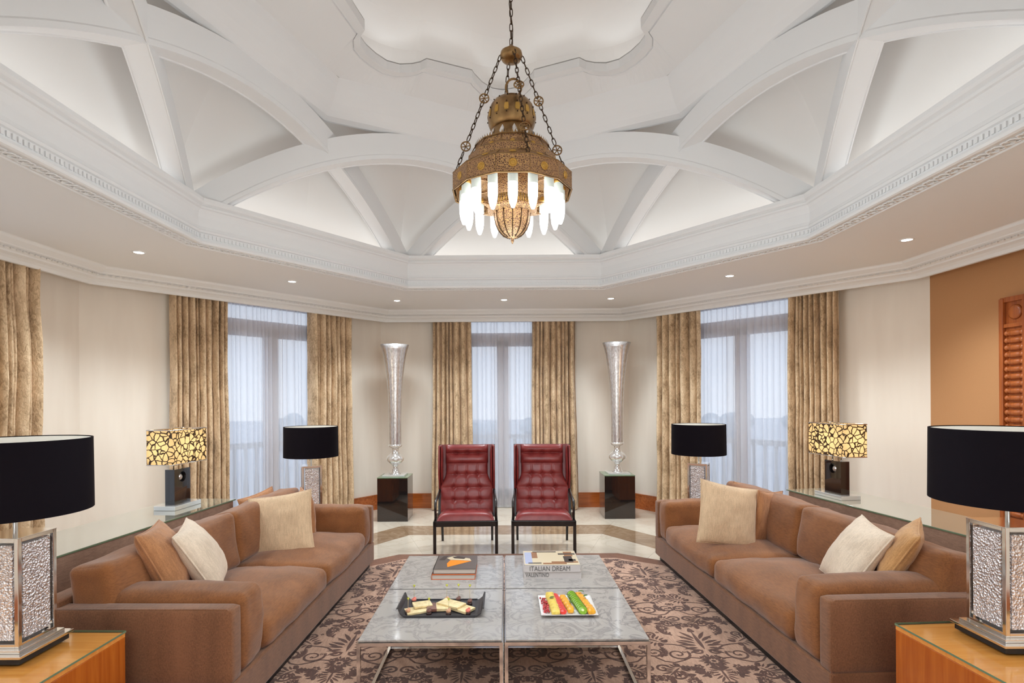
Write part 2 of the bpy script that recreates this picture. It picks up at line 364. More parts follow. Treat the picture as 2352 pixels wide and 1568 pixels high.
def wall(nm, mat, openings=()):
    L = SEG[nm][3]; mb = MB(); T = segmat(nm); s = -.07
    for s0, s1, z0, z1 in openings:
        mb.box(s, s0, -.16, 0, -.1, ZW, 0, T); mb.box(s0, s1, -.16, 0, z1, ZW, 0, T)
        if z0 > 0: mb.box(s0, s1, -.16, 0, -.1, z0, 0, T)
        s = s1
    mb.box(s, L + .07, -.16, 0, -.1, ZW, 0, T)
    struct('wall_' + nm, mb, mat)
    # baseboard between openings
    bb = MB(); s = 0
    for s0, s1, z0, z1 in list(openings) + [(L, L, 0, 0)]:
        if s0 - s > .05:
            bb.box(s, s0, 0, .018, 0, .205, 0, T); bb.box(s, s0, 0, .026, .0, .03, 0, T); bb.box(s, s0, 0, .023, .198, .215, 0, T)
        s = s1
    struct('baseboard_' + nm, bb, M['base'])
OPEN = {}
def op(nm, pa, pb):
    a, b = s_at(nm, pa, 0), s_at(nm, pb, 0); OPEN[nm] = (min(a, b), max(a, b), .04, 2.80)
op('front', 1060, 1250); op('front_left', 480, 755); op('front_right', 1570, 1850); OPEN['left'] = (.95, 3.2, .04, 2.80)
L_ = SEG['left'][3]; OPEN['left'] = (1.0, 3.25, .04, 2.80)
wall('front', M['wall'], [OPEN['front']]); wall('front_left', M['wall'], [OPEN['front_left']]); wall('front_right', M['wall'], [OPEN['front_right']])
wall('left', M['wall'], [OPEN['left']]); wall('right', M['tanwall'])
for nm in ('back', 'back_left', 'back_right'): wall(nm, M['wall'])
# windows -----------------------------------------------------------------------------
for k, nm in enumerate(('front', 'front_left', 'front_right', 'left')):
    s0, s1, z0, z1 = OPEN[nm]; T = segmat(nm); mid = (s0 + s1) / 2; zt = 2.46; d0, d1 = -.13, -.06
    mb = MB()
    mb.box(s0, s0 + .07, d0, d1, z0, z1, 0, T); mb.box(s1 - .07, s1, d0, d1, z0, z1, 0, T)
    mb.box(s0, s1, d0, d1, z0, z0 + .08, 0, T); mb.box(s0, s1, d0, d1, z1 - .06, z1, 0, T)
    w = struct('window_%d' % (k + 1), mb, M['frame'])
    m2 = MB(); m2.box(s0 + .07, s1 - .07, d0 - .01, d1 + .015, zt, zt + .11, 0, T); m2.build('transom_bar', M['frame'], w)
    for sg in (-1, 1):
        a, b = (s0 + .07, mid) if sg < 0 else (mid, s1 - .07)
        m3 = MB(); fw = .085
        m3.box(a, a + fw, d0 + .01, d1, z0 + .08, zt, 0, T); m3.box(b - fw, b, d0 + .01, d1, z0 + .08, zt, 0, T)
        m3.box(a, b, d0 + .01, d1, z0 + .08, z0 + .22, 0, T); m3.box(a, b, d0 + .01, d1, zt - fw, zt, 0, T)
        df = m3.build('sash_frame', M['frame'], w)
        m4 = MB(); m4.box(a + fw, b - fw, -.10, -.092, z0 + .22, zt - fw, 0, T); m4.build('window_pane', M['pane'], w)
        m5 = MB(); m5.box(a, b, -.10, -.092, zt + .11, z1 - .06, 0, T); m5.build('window_pane', M['pane'], w)
    m6 = MB(); m6.box(mid - .018, mid + .018, d1, d1 + .02, z0 + .08, zt, 0, T); m6.build('meeting_stile', M['frame'], w)
    m7 = MB(); m7.box(s0 - .02, s1 + .02, -.16, .02, 0, z0, 0, T); m7.build('window_sill', M['concrete'], w)
# ceiling -----------------------------------------------------------------------------
mb = MB()
sweep(mb, CROWN, [(.40, ZW), (.03, ZW)])                    # slot ceiling behind the crown
def ring_between(mb, pa, za, pb, zb, mi=0, smooth=False):
    n = len(pa)
    for i in range(n):
        j = (i + 1) % n
        mb.add([(*pa[i], za), (*pa[j], za), (*pb[j], zb), (*pb[i], zb)], [(0, 1, 2, 3)], mi, smooth)
ring_between(mb, offset(CROWN, -.20), ZC, offset(DOME, .16), ZC)
ceiling = struct('ceiling', mb, M['ceiling'])
mb = MB(); sweep(mb, CROWN, [(.03, ZW), (.03, 2.70), (0, 2.70), (-.012, 2.725), (-.035, 2.742), (-.07, 2.755), (-.076, 2.766), (-.13, 2.792), (-.134, 2.80), (-.18, 2.828), (-.19, 2.845), (-.20, 2.85)])
mb.build('crown_moulding', M['ceiling'], ceiling)
# carved leaves on the crown
def along(poly, step, d, closed=True):
    p = offset(poly, d); n = len(p); out = []
    for i in range(n):
        a, b = Vector(p[i]), Vector(p[(i + 1) % n]); L = (b - a).length; k = max(1, round(L / step)); u = (b - a).normalized()
        for t in range(k): out.append((a + (b - a) * (t + .5) / k, u, L / k))
    return out
def chip(mb, c, u, sx, sy, sz, z, tilt=0, yaw=0, n=5):
    nn = Vector((-u.y, u.x))
    A = Matrix(((u.x, nn.x, 0, c.x), (u.y, nn.y, 0, c.y), (0, 0, 1, z), (0, 0, 0, 1))) @ Matrix.Rotation(yaw, 4, 'Z') @ Matrix.Rotation(tilt, 4, 'X')
    v = [(-sx, 0, 0), (-.3 * sx, -sy, 0), (.5 * sx, -sy * .7, 0), (sx, 0, 0), (.5 * sx, sy * .7, 0), (-.3 * sx, sy, 0), (0, 0, -sz)]
    mb.add(v, [(i, (i + 1) % 6, 6) for i in range(6)], 0, False, A)
mb = MB()
vis = lambda c: c.y > 2.2
for c, u, L in along(CROWN, .055, -.103):
    if vis(c):
        chip(mb, c, u, .026, .013, .012, 2.779, R(20), R(35)); chip(mb, c, u, .026, .013, .012, 2.779, R(20), R(-35))
o = mb.build('carved_leaf_frieze', M['ceiling'], ceiling); o['kind'] = 'stuff'
# cornice and drum of the dome opening
mb = MB()
sweep(mb, DOME, [(.16, ZC), (.155, 2.842), (.145, 2.842), (.14, 2.85), (.035, 2.85), (.03, 2.842), (.015, 2.84), (0, 2.845), (-.004, 2.86), (.002, 2.875), (.03, 2.88), (.03, 2.885), (.032, 2.935), (.018, 2.94), (.012, 2.955), (.02, 2.965),
     (.028, 2.99), (.03, 3.06), (.022, 3.10), (.01, 3.12), (-.004, 3.125), (-.008, 3.14), (.0, 3.145), (-.02, 3.16), (-.028, 3.175), (-.028, 3.2), (.09, 3.2), (.09, 3.12), (.42, 3.12)])
mb.build('cornice', M['ceiling'], ceiling)
mb = MB()
for c, u, L in along(DOME, .032, .015):
    if vis(c):
        nn = Vector((-u.y, u.x)); T = Matrix(((u.x, nn.x, 0, c.x), (u.y, nn.y, 0, c.y), (0, 0, 1, 0), (0, 0, 0, 1)))
        mb.box(-.009, .009, .008, .024, 2.898, 2.926, 0, T)
o = mb.build('dentil_band', M['ceiling'], ceiling); o['kind'] = 'stuff'
mb = MB()
for q, (c, u, L) in enumerate(along(DOME, .085, .088)):
    if vis(c):
        nn = Vector((-u.y, u.x))
        for sg in (-1, 1):
            pts = []
            for t in range(7):
                x = (t / 6 - .5) * L * 1.25; y = sg * .034 * math.sin(t / 6 * 2 * math.pi)
                p = c + u * x + nn * y; pts.append((p.x, p.y, 2.846))
            mb.tube(pts, .0055, 5)
        mb.sphere((c.x, c.y, 2.848), .010, 6)
o = mb.build('guilloche_band', M['ceiling'], ceiling); o['kind'] = 'stuff'
mb = MB(); sweep(mb, DOME, [(.15, 3.13), (.30, 3.13)]); cs = mb.build('cove_light_strip', M['cove'], ceiling)
# ribs: eight intersecting arches
V = [Vector(p) for p in offset(DOME, .085)]; ZS, RISE, RH, RW = 3.14, .74, .235, .075
def rib_ends(i):
    a, b = V[i], V[(i + 1) % 8]; c, d = V[(i + 2) % 8], V[(i + 1) % 8]
    return a + (b - a).normalized() * .18, c + (d - c).normalized() * .18
def seg_x(p, q, r, s):
    d1, d2 = q - p, s - r; den = d1.x * d2.y - d1.y * d2.x; t = ((r.x - p.x) * d2.y - (r.y - p.y) * d2.x) / den
    return p + d1 * t, t
def arch_z(t): return ZS + RISE * (1 - abs(2 * t - 1) ** 1.95)
for i in range(8):
    a, b = rib_ends(i); u = (b - a).normalized(); n_ = Vector((-u.y, u.x)); mb = MB(); K = 44
    sec = [(-RW, 0), (-RW * .9, 0), (-RW * .84, .008), (RW * .84, .008), (RW * .9, 0), (RW, 0), (RW, .035), (RW * .93, .045), (RW * .93, 1), (-RW * .93, 1), (-RW * .93, .045), (-RW, .035)]
    rows = []
    for k in range(K + 1):
        th = math.pi * min(1, max(0, (k - 2) / (K - 4))); t = (1 - math.cos(th)) / 2 + {0: -.06, 1: -.03, K - 1: .03, K: .06}.get(k, 0); p = a + (b - a) * t; z = arch_z(t)
        # outward normal of the arch curve so that the rib keeps its depth at the springing
        Ls = (b - a).length / 2; nx, nz = -math.cos(th) * RISE, Ls * .5 + math.sin(th) * Ls; l = math.hypot(nx, nz); nx, nz = nx / l, nz / l
        row = []
        for sx, sh in sec:
            h = sh * RH if sh >= .5 else sh
            q = p + n_ * sx + u * nx * h * .55; row.append((q.x, q.y, z + max(nz, .0) * h if sh < .5 else z + (nz * .9 + .1) * h))
        rows.append(row)
    ns = len(sec)
    for k in range(K):
        for s in range(ns):
            mb.add([rows[k][s], rows[k][(s + 1) % ns], rows[k + 1][(s + 1) % ns], rows[k + 1][s]], [(0, 1, 2, 3)], 0, False)
    mb.build('vault_rib', M['ceiling'], ceiling)
C = []
for i in range(8):
    p, q = rib_ends(i); r, s = rib_ends(i - 1); C.append(seg_x(p, q, r, s)[0])     # crossing over facet i..i+1
# webs between base ring and the upper plate
BASEO = offset(DOME, .36)
mb = MB(); K = 14
for i in range(8):
    j = (i + 1) % 8
    Vb, Vn = Vector(BASEO[i]), Vector(BASEO[j]); Mb = (Vb + Vn) / 2; Eb = (C[i - 1] + C[i]) / 2; En = (C[i] + C[j]) / 2
    for (b0, t0, b1, t1) in ((Vb, Eb, Mb, C[i]), (Mb, C[i], Vn, En)):
        def fn(u, v, b0=b0, t0=t0, b1=b1, t1=t1):
            b = b0.lerp(b1, u); t = t0.lerp(t1, u); p = b.lerp(t, v)
            return (p.x, p.y, 3.12 + 1.10 * math.sin(v * math.pi / 2) ** .85)
        mb.grid(fn, 4, K)
mb.build('vault_web', M['web'], ceiling)
# upper plate with cove, then the lobed opening
CPOLY = [tuple(c) for c in C]
def csc(k): return [(x * k, CY + (y - CY) * k) for x, y in CPOLY]
mb = MB(); zp = [(1.0, 4.13), (1.0, 4.085), (.985, 4.08), (.96, 4.10), (.94, 4.135), (.92, 4.18), (.90, 4.235), (.885, 4.285), (.87, 4.345)]
for (k0, z0), (k1, z1) in zip(zp, zp[1:]): ring_between(mb, csc(k0), z0, csc(k1), z1)
mb.build('upper_cove', M['ceiling'], ceiling)
quad = [(.0, 1.86), (.10, 1.83), (.19, 1.73), (.255, 1.60), (.27, 1.55), (.64, 1.386), (.70, 1.43), (.776, 1.455), (.88, 1.46), (.98, 1.41), (1.05, 1.31), (1.10, 1.20), (1.12, 1.10), (1.09, .99), (1.04, .92), (1.14, .36), (1.20, .33), (1.30, .25), (1.37, .13), (1.40, 0)]
out = [(x, y) for x, y in quad] + [(x, -y) for x, y in reversed(quad[:-1])]
out = out + [(-x, y) for x, y in reversed(out[1:-1])]
def ray_r(poly, th):
    d = Vector((math.sin(th), math.cos(th))); best = None; n = len(poly)
    for i in range(n):
        a, b = Vector(poly[i]), Vector(poly[(i + 1) % n]); e = b - a; den = d.x * e.y - d.y * e.x
        if abs(den) < 1e-9: continue
        t = (a.x * e.y - a.y * e.x) / den; s = (a.x * d.y - a.y * d.x) / den
        if t > 0 and -1e-6 <= s <= 1 + 1e-6: best = t if best is None else max(best, t)
    return best or 1
outs = out
angs = sorted(set([round(2 * math.pi * k / 288, 6) for k in range(288)] + [round(math.atan2(x, y) % (2 * math.pi), 6) for x, y in outs]))
cp = [(x, y - CY) for x, y in csc(.87)]
ro = [ray_r(cp, a) for a in angs]; ri = [ray_r(outs, a) for a in angs]; NA = len(angs)
ri = [min(r, q - .03) for r, q in zip(ri, ro)]
def pol(a, r, z): return (math.sin(a) * r, CY + math.cos(a) * r, z)
mb = MB(); zf = 4.42
prof = [('o', 0, 4.345), ('i', .14, 4.405), ('i', .125, zf - .012), ('i', .115, zf - .012), ('i', .11, zf), ('i', .10, zf), ('i', .095, zf - .015), ('i', .085, zf - .015), ('i', .0, zf - .03), ('i', 0, zf + .04), ('i', .03, zf + .05)]
rows = []
for kind, d, z in prof: rows.append([pol(a, (o_ if kind == 'o' else min(i_ + d, o_ - .002)), z) for a, o_, i_ in zip(angs, ro, ri)])
for k in range(len(rows) - 1):
    mb.add(rows[k] + rows[k + 1], [(i, (i + 1) % NA, NA + (i + 1) % NA, NA + i) for i in range(NA)])
mb.build('lobed_opening', M['ceiling'], ceiling)
mb = MB(); rows = []
for k, z in ((1.0, 4.47), (1.22, 4.47), (1.28, 4.55), (1.24, 4.70), (1.08, 4.82), (.85, 4.88), (.4, 4.92), (.05, 4.93)):
    rows.append([pol(a, k * (.25 * r + .75 * 1.45) if k > 1.05 else (k * r if k == 1.0 else k * 1.45), z) for a, r in zip(angs, ri)])
for k in range(len(rows) - 1):
    mb.add(rows[k] + rows[k + 1], [(i, (i + 1) % NA, NA + (i + 1) % NA, NA + i) for i in range(NA)], 0, k > 1)
mb.add(rows[-1], [tuple(range(NA))])
mb.build('recess_dome', M['web'], ceiling)
mb = MB(); rows = [[pol(a, r + .05, 4.475) for a, r in zip(angs, ri)], [pol(a, r + .12, 4.475) for a, r in zip(angs, ri)]]
mb.add(rows[0] + rows[1], [(i, (i + 1) % NA, NA + (i + 1) % NA, NA + i) for i in range(NA)])
mb.build('upper_light_strip', M['cove2'], ceiling)
mb = MB(); mb.prism(list(reversed(offset(WALLP, .16))), 5.2, 5.3); struct('roof_slab', mb, M['concrete'])
mb = MB(); sweep(mb, WALLP, [(.16, ZW - .02), (.16, 5.25)]); sweep(mb, WALLP, [(.0, ZW - .02), (.0, 5.25)]); struct('wall_above_ceiling', mb, M['concrete'])
# rail inside the curtain slot is hidden by the crown; curtains hang from it
# ------------------------------------------------------------------ outside
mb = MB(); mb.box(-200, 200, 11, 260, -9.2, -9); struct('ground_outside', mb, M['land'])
mb = MB(); mb.prism(list(reversed(offset(WALLP, 1.5))), -.14, -.13); struct('balcony_floor', mb, M['concrete'])
bal = thing('balcony_railing', (0, 0, 0), 'pale balustrade outside behind the sheer curtains', 'railing')
poly = offset(WALLP, 1.4); mb = MB(); sweep(mb, poly, [(0, .90), (.09, .90), (.09, .98), (0, .98), (0, .90)]); mb.build('top_rail', M['concrete'], bal)
mb = MB(); sweep(mb, poly, [(0, -.13), (.09, -.13), (.09, 0), (0, 0), (0, -.13)]); mb.build('bottom_rail', M['concrete'], bal)
mb = MB()
for c, u, L in along(poly, .16, .045):
    if c.y > 2: mb.lathe([(.03, 0), (.02, .08), (.045, .3), (.02, .6), (.03, .9)], 6, 0, Matrix.Translation((c.x, c.y, 0)))
o = mb.build('balusters', M['concrete'], bal); o['kind'] = 'stuff'
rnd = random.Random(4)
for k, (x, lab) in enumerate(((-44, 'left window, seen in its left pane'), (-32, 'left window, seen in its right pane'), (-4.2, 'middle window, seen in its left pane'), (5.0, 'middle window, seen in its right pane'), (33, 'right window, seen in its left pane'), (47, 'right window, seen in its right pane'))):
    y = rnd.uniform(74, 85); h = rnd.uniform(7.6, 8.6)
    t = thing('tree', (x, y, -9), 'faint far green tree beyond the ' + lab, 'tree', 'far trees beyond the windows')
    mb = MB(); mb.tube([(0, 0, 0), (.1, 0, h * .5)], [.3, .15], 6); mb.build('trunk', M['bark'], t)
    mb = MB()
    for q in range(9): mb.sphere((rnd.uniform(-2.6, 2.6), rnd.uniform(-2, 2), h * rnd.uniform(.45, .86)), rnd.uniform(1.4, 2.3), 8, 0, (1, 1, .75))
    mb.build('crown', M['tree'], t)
# ------------------------------------------------------------------ downlights
k = 0
for (px, py, lab) in ((912, 690, 'above the left silver vase'), (1158, 688, 'above the middle window'), (1403, 685, 'above the right silver vase'), (671, 646, 'in front of the left window'), (1676, 633, 'in front of the right window'),
                      (319, 579, 'near the plain cream wall left of the left window'), (2083, 550, 'near the tan papered wall')):
    k_ = ZC - CAMZ; q = P(px, py, 1.0); Y = k_ / (q.z - CAMZ); p = P(px, py, Y)
    t = thing('downlight', (p.x, p.y, ZC), 'small lit round ceiling downlight ' + lab, 'downlight', 'ceiling downlights')
    mb = MB(); mb.lathe([(.052, .0), (.052, -.004), (.04, -.006), (.036, -.002), (.034, .0)], 24, cap=False); mb.build('trim_ring', M['ceiling'], t)
    mb = MB(); mb.lathe([(.036, -.0035), (.0001, -.0035)], 20, cap=False); mb.build('lamp_lens', M['spot'], t)
    l = bpy.data.lights.new('downlight_beam', 'SPOT'); l.energy = SPOT_W; l.spot_size = R(130); l.spot_blend = .8; l.shadow_soft_size = .16; l.color = (.86, .955, 1)
    lo = bpy.data.objects.new('downlight_beam', l); COL.objects.link(lo); lo.location = (p.x, p.y, ZC - .02)
for (x, y) in () and ((-2.9, 1.8), (2.9, 1.8), (-1.6, .0), (1.6, 0.0)):
    l = bpy.data.lights.new('downlight_beam', 'SPOT'); l.energy = SPOT_W; l.spot_size = R(115); l.spot_blend = .8; l.shadow_soft_size = .05; l.color = (.86, .955, 1)
    lo = bpy.data.objects.new('downlight_beam', l); COL.objects.link(lo); lo.location = (x, y, ZC - .02)
# ------------------------------------------------------------------ curtains
def drape(name, nm, pa, pb, off, mat, amp, folds, seed, label, cat, flare=0.0, z0=.012, z1=2.90, nx=None, group=None, raw=False):
    a, b = (pa, pb) if raw else (s_at(nm, pa, off), s_at(nm, pb, off))
    if a > b: a, b = b, a
    rn = random.Random(seed); T = segmat(nm); L = b - a
    # irregular folds: cumulative phase
    ks = []; x = 0
    while x < L: w = (L / folds) * rn.uniform(.55, 1.5); ks.append((x, w, rn.uniform(.65, 1.1))); x += w
    def wave(s):
        for (x0, w, A) in ks:
            if s <= x0 + w: 
                t = (s - x0) / w; return A * math.sin(t * math.pi) ** .45
        return 0
    nx = nx or int(folds * 20)
    mid = (a + b) / 2
    def fn(u, v):
        z = z1 + (z0 - z1) * v; s = u * L
        d = wave(s) - .5
        wob = noise.noise(Vector((s * 3, z * 1.3, seed))) * .25 + noise.noise(Vector((s * 9, z * 3.5, seed + 3))) * .12 if amp > .03 else noise.noise(Vector((s * 2, z * .4, seed))) * .2
        f = 1 + flare * v * v
        ss = mid + (a + s - mid) * f + noise.noise(Vector((s * 4, z * .9, seed + 7))) * (.012 if amp > .03 else .003) * min(1, 4 * v)
        return (ss, off + (d + wob * .5) * amp * 2 * (1 + .25 * v), z)
    mb = MB(); mb.grid(fn, nx, 26, M=T); o = mb.build(name, mat); tag(o, label, cat, group)
    return o
def CU(nm, pa, pb, sd, lab, folds=9, raw=False, flare=.04): return drape('curtain', nm, pa, pb, .15, M['curtain'], .066, folds, sd, lab, 'curtain', flare, raw=raw)
g = 'gold brown curtain '
CU('front_left', 396, 522, 1, g + 'hanging between plain cream wall and left of the left window', 10)
CU('front_left', 713, 805, 2, g + 'right of the left window, behind the small black drum lamp')
CU('front', 994, 1083, 3, g + 'left of the middle window, behind the left red armchair', 8, flare=.12)
CU('front', 1223, 1322, 4, g + 'right of the middle window, behind the right red armchair', 9, flare=.10)
CU('front_right', 1511, 1610, 5, g + 'left of the right window, behind a black drum lamp', 8)
CU('front_right', 1811, 1930, 6, g + 'right of the right window, behind the lattice lamp', 9)
a_ = s_at('left', 68, .13); CU('left', a_ - .55, a_, 7, g + 'at the far left edge of the picture, on the left side wall', 7, True)
def SH(nm, pa, pb, sd, lab, folds, raw=False): return drape('sheer_curtain', nm, pa, pb, .035, M['sheer'], .016, folds, sd, lab, 'sheer curtain', 0, raw=raw)
SH('front', 1070, 1236, 11, 'white sheer curtain over the middle window behind the red armchairs', 15)
SH('front_left', 505, 735, 12, 'white sheer curtain over the left window', 19)
SH('front_right', 1595, 1830, 13, 'white sheer curtain over the right window', 19)
SH('left', 1.0, 3.3, 14, 'white sheer curtain over the window on the left side wall', 22, True)
# ------------------------------------------------------------------ sofas
def make_sofa(loc, sg, L, rz, label, far_pos):
    """local frame: x grows from the seat front towards the back (times sg), y from the near end to the far end"""
    t = thing('sofa', loc, label, 'sofa', 'brown sofas', rz)
    bx = lambda mb, x0, x1, y0, y1, z0, z1: mb.box(sg * x0, sg * x1, y0, y1, z0, z1)
    mb = MB(); bx(mb, .035, .92, .04, L - .04, .0121, .068); mb.build('plinth', M['blackbase'], t)
    mb = MB(); bx(mb, .0, .98, .0, L, .066, .245); mb.build('seat_base', M['sofa_body'], t, bevel=.012)
    def panel(nm, x0, x1, y0, y1, z0, z1):
        sb = soft_box(x1 - x0, y1 - y0, z1 - z0, .022, (0, 0, 0), 8); o = sb.build(nm, M['sofa_body'], t, (sg * (x0 + x1) / 2, (y0 + y1) / 2, (z0 + z1) / 2)); return merge(o)
    panel('arm', .0, .98, .0, .10, .24, .605); panel('arm', .0, .98, L - .10, L, .24, .60); panel('back_panel', .86, .98, .02, L - .02, .24, .64)
    # piping on the near arm
    mb = MB(); mb.tube([(sg * .012, .012, .07), (sg * .012, .012, .585), (sg * .03, .012, .60), (sg * .97, .012, .60)], .006, 6); mb.build('piping', M['sofa_body'], t)
    def cush(nm, x0, x1, y0, y1, z0, z1, puff, r, seed, tilt=0, m='sofa', wob=.012):
        sb = soft_box(x1 - x0, y1 - y0, z1 - z0, r, puff, 22, seed, wob); o = sb.build(nm, M[m], t, (sg * (x0 + x1) / 2, (y0 + y1) / 2, (z0 + z1) / 2)); o.rotation_euler = (0, sg * tilt, 0); return merge(o)
    cush('arm_cushion', .0, .84, .10, .33, .245, .64, (.018, .018, .02), .048, 3)
    cush('arm_cushion', .02, .84, L - .30, L - .085, .245, .62, (.018, .018, .015), .048, 4)
    m_ = .33 + (L - .63) / 2
    cush('seat_cushion', -.005, .74, .335, m_, .245, .41, (.022, .006, .065), .055, 1)
    cush('seat_cushion', -.005, .74, m_, L - .30, .245, .41, (.022, .006, .065), .055, 2)
    cush('back_cushion', .645, .86, .08, m_ - .002, .40, .79, (.035, .0, .008), .045, 5, R(8))
    cush('back_cushion', .645, .86, m_ + .002, L - .10, .40, .785, (.035, .0, .008), .045, 6, R(8))
    return t
make_sofa((-1.32, 2.63, 0), -1, 2.62, R(-1.2), 'brown fabric sofa on the left, facing the marble tables', 0)
make_sofa((1.60, 2.70, 0), 1, 2.72, R(2.6), 'brown fabric sofa on the right, facing the marble tables', 0)
# ------------------------------------------------------------------ scatter cushions
def pillow(center, size, th, right, up, mat, label, seed=0, curl=.0, group='scatter cushions on the sofas', width=None):
    """right, up: directions of the cushion's plane; th: thickness"""
    rgt = Vector(right).normalized(); upv = Vector(up); upv = (upv - rgt * upv.dot(rgt)).normalized(); nrm = rgt.cross(upv)
    T = Matrix(((rgt.x, upv.x, nrm.x, center[0]), (rgt.y, upv.y, nrm.y, center[1]), (rgt.z, upv.z, nrm.z, center[2]), (0, 0, 0, 1)))
    t = thing('throw_pillow', center, label, 'cushion', group); mb = MB(); h = size / 2; w = (width or size) / 2
    Tl = Matrix.Translation(-Vector(center)) @ T
    def edge(u, v):   # pinch the sides inwards between the corners
        return (w * u * (1 - .07 * (1 - v * v)), h * v * (1 - .07 * (1 - u * u)))
    for sg in (-1, 1):
        def fn(a, b, sg=sg):
            e = lambda t_: math.sin((t_ - .5) * math.pi)
            u, v = e(a), e(b); x, y = edge(u, v)
            k = (max(0, 1 - u * u) * max(0, 1 - v * v)) ** .42
            d = th / 2 * k * (1 + .12 * noise.noise(Vector((x * 7 + seed, y * 7, sg))))
            d += .01 * k * noise.noise(Vector((x * 18 + seed, y * 18, sg)))
            return (x * sg, y, sg * d + curl * x * x)
        mb.grid(fn, 26, 26)
    o = mb.build('cover', mat, t); merge(o)
    pts = []
    for side in range(4):
        for k in range(12):
            s_ = -1 + 2 * k / 12; u, v = ((s_, -1), (1, s_), (-s_, 1), (-1, -s_))[side]; x, y = edge(u, v); pts.append((x, y, curl * x * x))
    mp = MB(); mp.tube(pts, .006, 6, closed=True); pp = mp.build('piping', mat, t)
    o.matrix_local = Tl; pp.matrix_local = Tl
    return t
g = ' throw pillow '
# left sofa
pillow(P(646, 1207, 4.32), .50, .15, (.97, .05, .14), (-.12, .28, .95), M['cush_cream'], 'large square cream' + g + 'at the far end of the left sofa', 1)
pillow(P(712, 1186, 4.86) + Vector((-.03, .0, 0)), .46, .13, (.50, -.86, 0), (-.12, .12, .98), M['cush_brown'], 'brown' + g + 'edge-on behind the large cream one on the left sofa', 2)
pillow(P(604, 1186, 4.85), .44, .11, (.25, .97, .1), (-.26, .06, .96), M['cush_brown'], 'brown' + g + 'leaning on the left sofa back, only its top corner showing', 3)
pillow(P(462, 1276, 3.32), .43, .19, (-.36, .93, .05), (-.50, -.10, .85), M['cush_white'], 'off-white' + g + 'leaning at the near end of the left sofa', 4)
pillow(P(382, 1284, 3.16), .42, .19, (-.30, .95, .0), (-.42, -.10, .88), M['cush_brown'], 'brown' + g + 'at the near left end of the left sofa, beside the off-white one', 5)
# right sofa
pillow(P(1672, 1183, 4.40), .50, .15, (.96, .10, -.20), (.22, .28, .94), M['cush_cream'], 'large square cream' + g + 'at the far end of the right sofa', 6)
pillow(P(1764, 1190, 4.58), .46, .13, (.72, .62, -.12), (.24, .14, .96), M['cush_brown'], 'brown' + g + 'directly behind the large cream one on the right sofa', 7)
pillow(P(1712, 1172, 5.02), .44, .11, (-.35, .93, .1), (.22, .12, .96), M['cush_brown'], 'brown' + g + 'whose top edge peeks out behind the others on the right sofa', 8)
pillow(P(1962, 1272, 3.33), .44, .18, (-.22, -.95, -.06), (.55, .0, .83), M['cush_white'], 'bright off-white' + g + 'leaning at the near end of the right sofa', 9)
pillow(P(2068, 1268, 3.14), .37, .15, (-.60, -.78, -.1), (.42, -.25, .87), M['cush_tan'], 'golden tan' + g + 'behind the bright off-white one on the right sofa', 10)
# ------------------------------------------------------------------ console tables behind the sofas
def console(loc, rz, label, L=2.35, D=.52, H=.742):
    t = thing('console_table', loc, label, 'console table', 'glass topped console tables', rz)
    mb = MB(); mb.box(-D / 2 + .012, D / 2 - .012, -L / 2 + .012, L / 2 - .012, .012, H - .012); mb.build('body', M['taupe'], t, bevel=.01)
    mb = MB(); mb.box(-D / 2, D / 2, -L / 2, L / 2, H - .012, H); mb.build('glass_top', M['glasstop'], t, bevel=.002)
    mb = MB()
    for a, b, c, d in ((-D / 2 - .001, -D / 2, -L / 2, L / 2), (D / 2, D / 2 + .001, -L / 2, L / 2), (-D / 2, D / 2, -L / 2 - .001, -L / 2), (-D / 2, D / 2, L / 2, L / 2 + .001)): mb.box(a, b, c, d, H - .011, H - .002)
    mb.build('glass_edge', M['glassedge'], t)
    return t
u5, u8 = R(-5), R(8)
console((-2.37 - .265 - .10, 3.66, 0), u5, 'long glass topped console table behind the left sofa')
console((2.62 + .27 + .165, 4.0, 0), u8, 'long glass topped console table behind the right sofa')
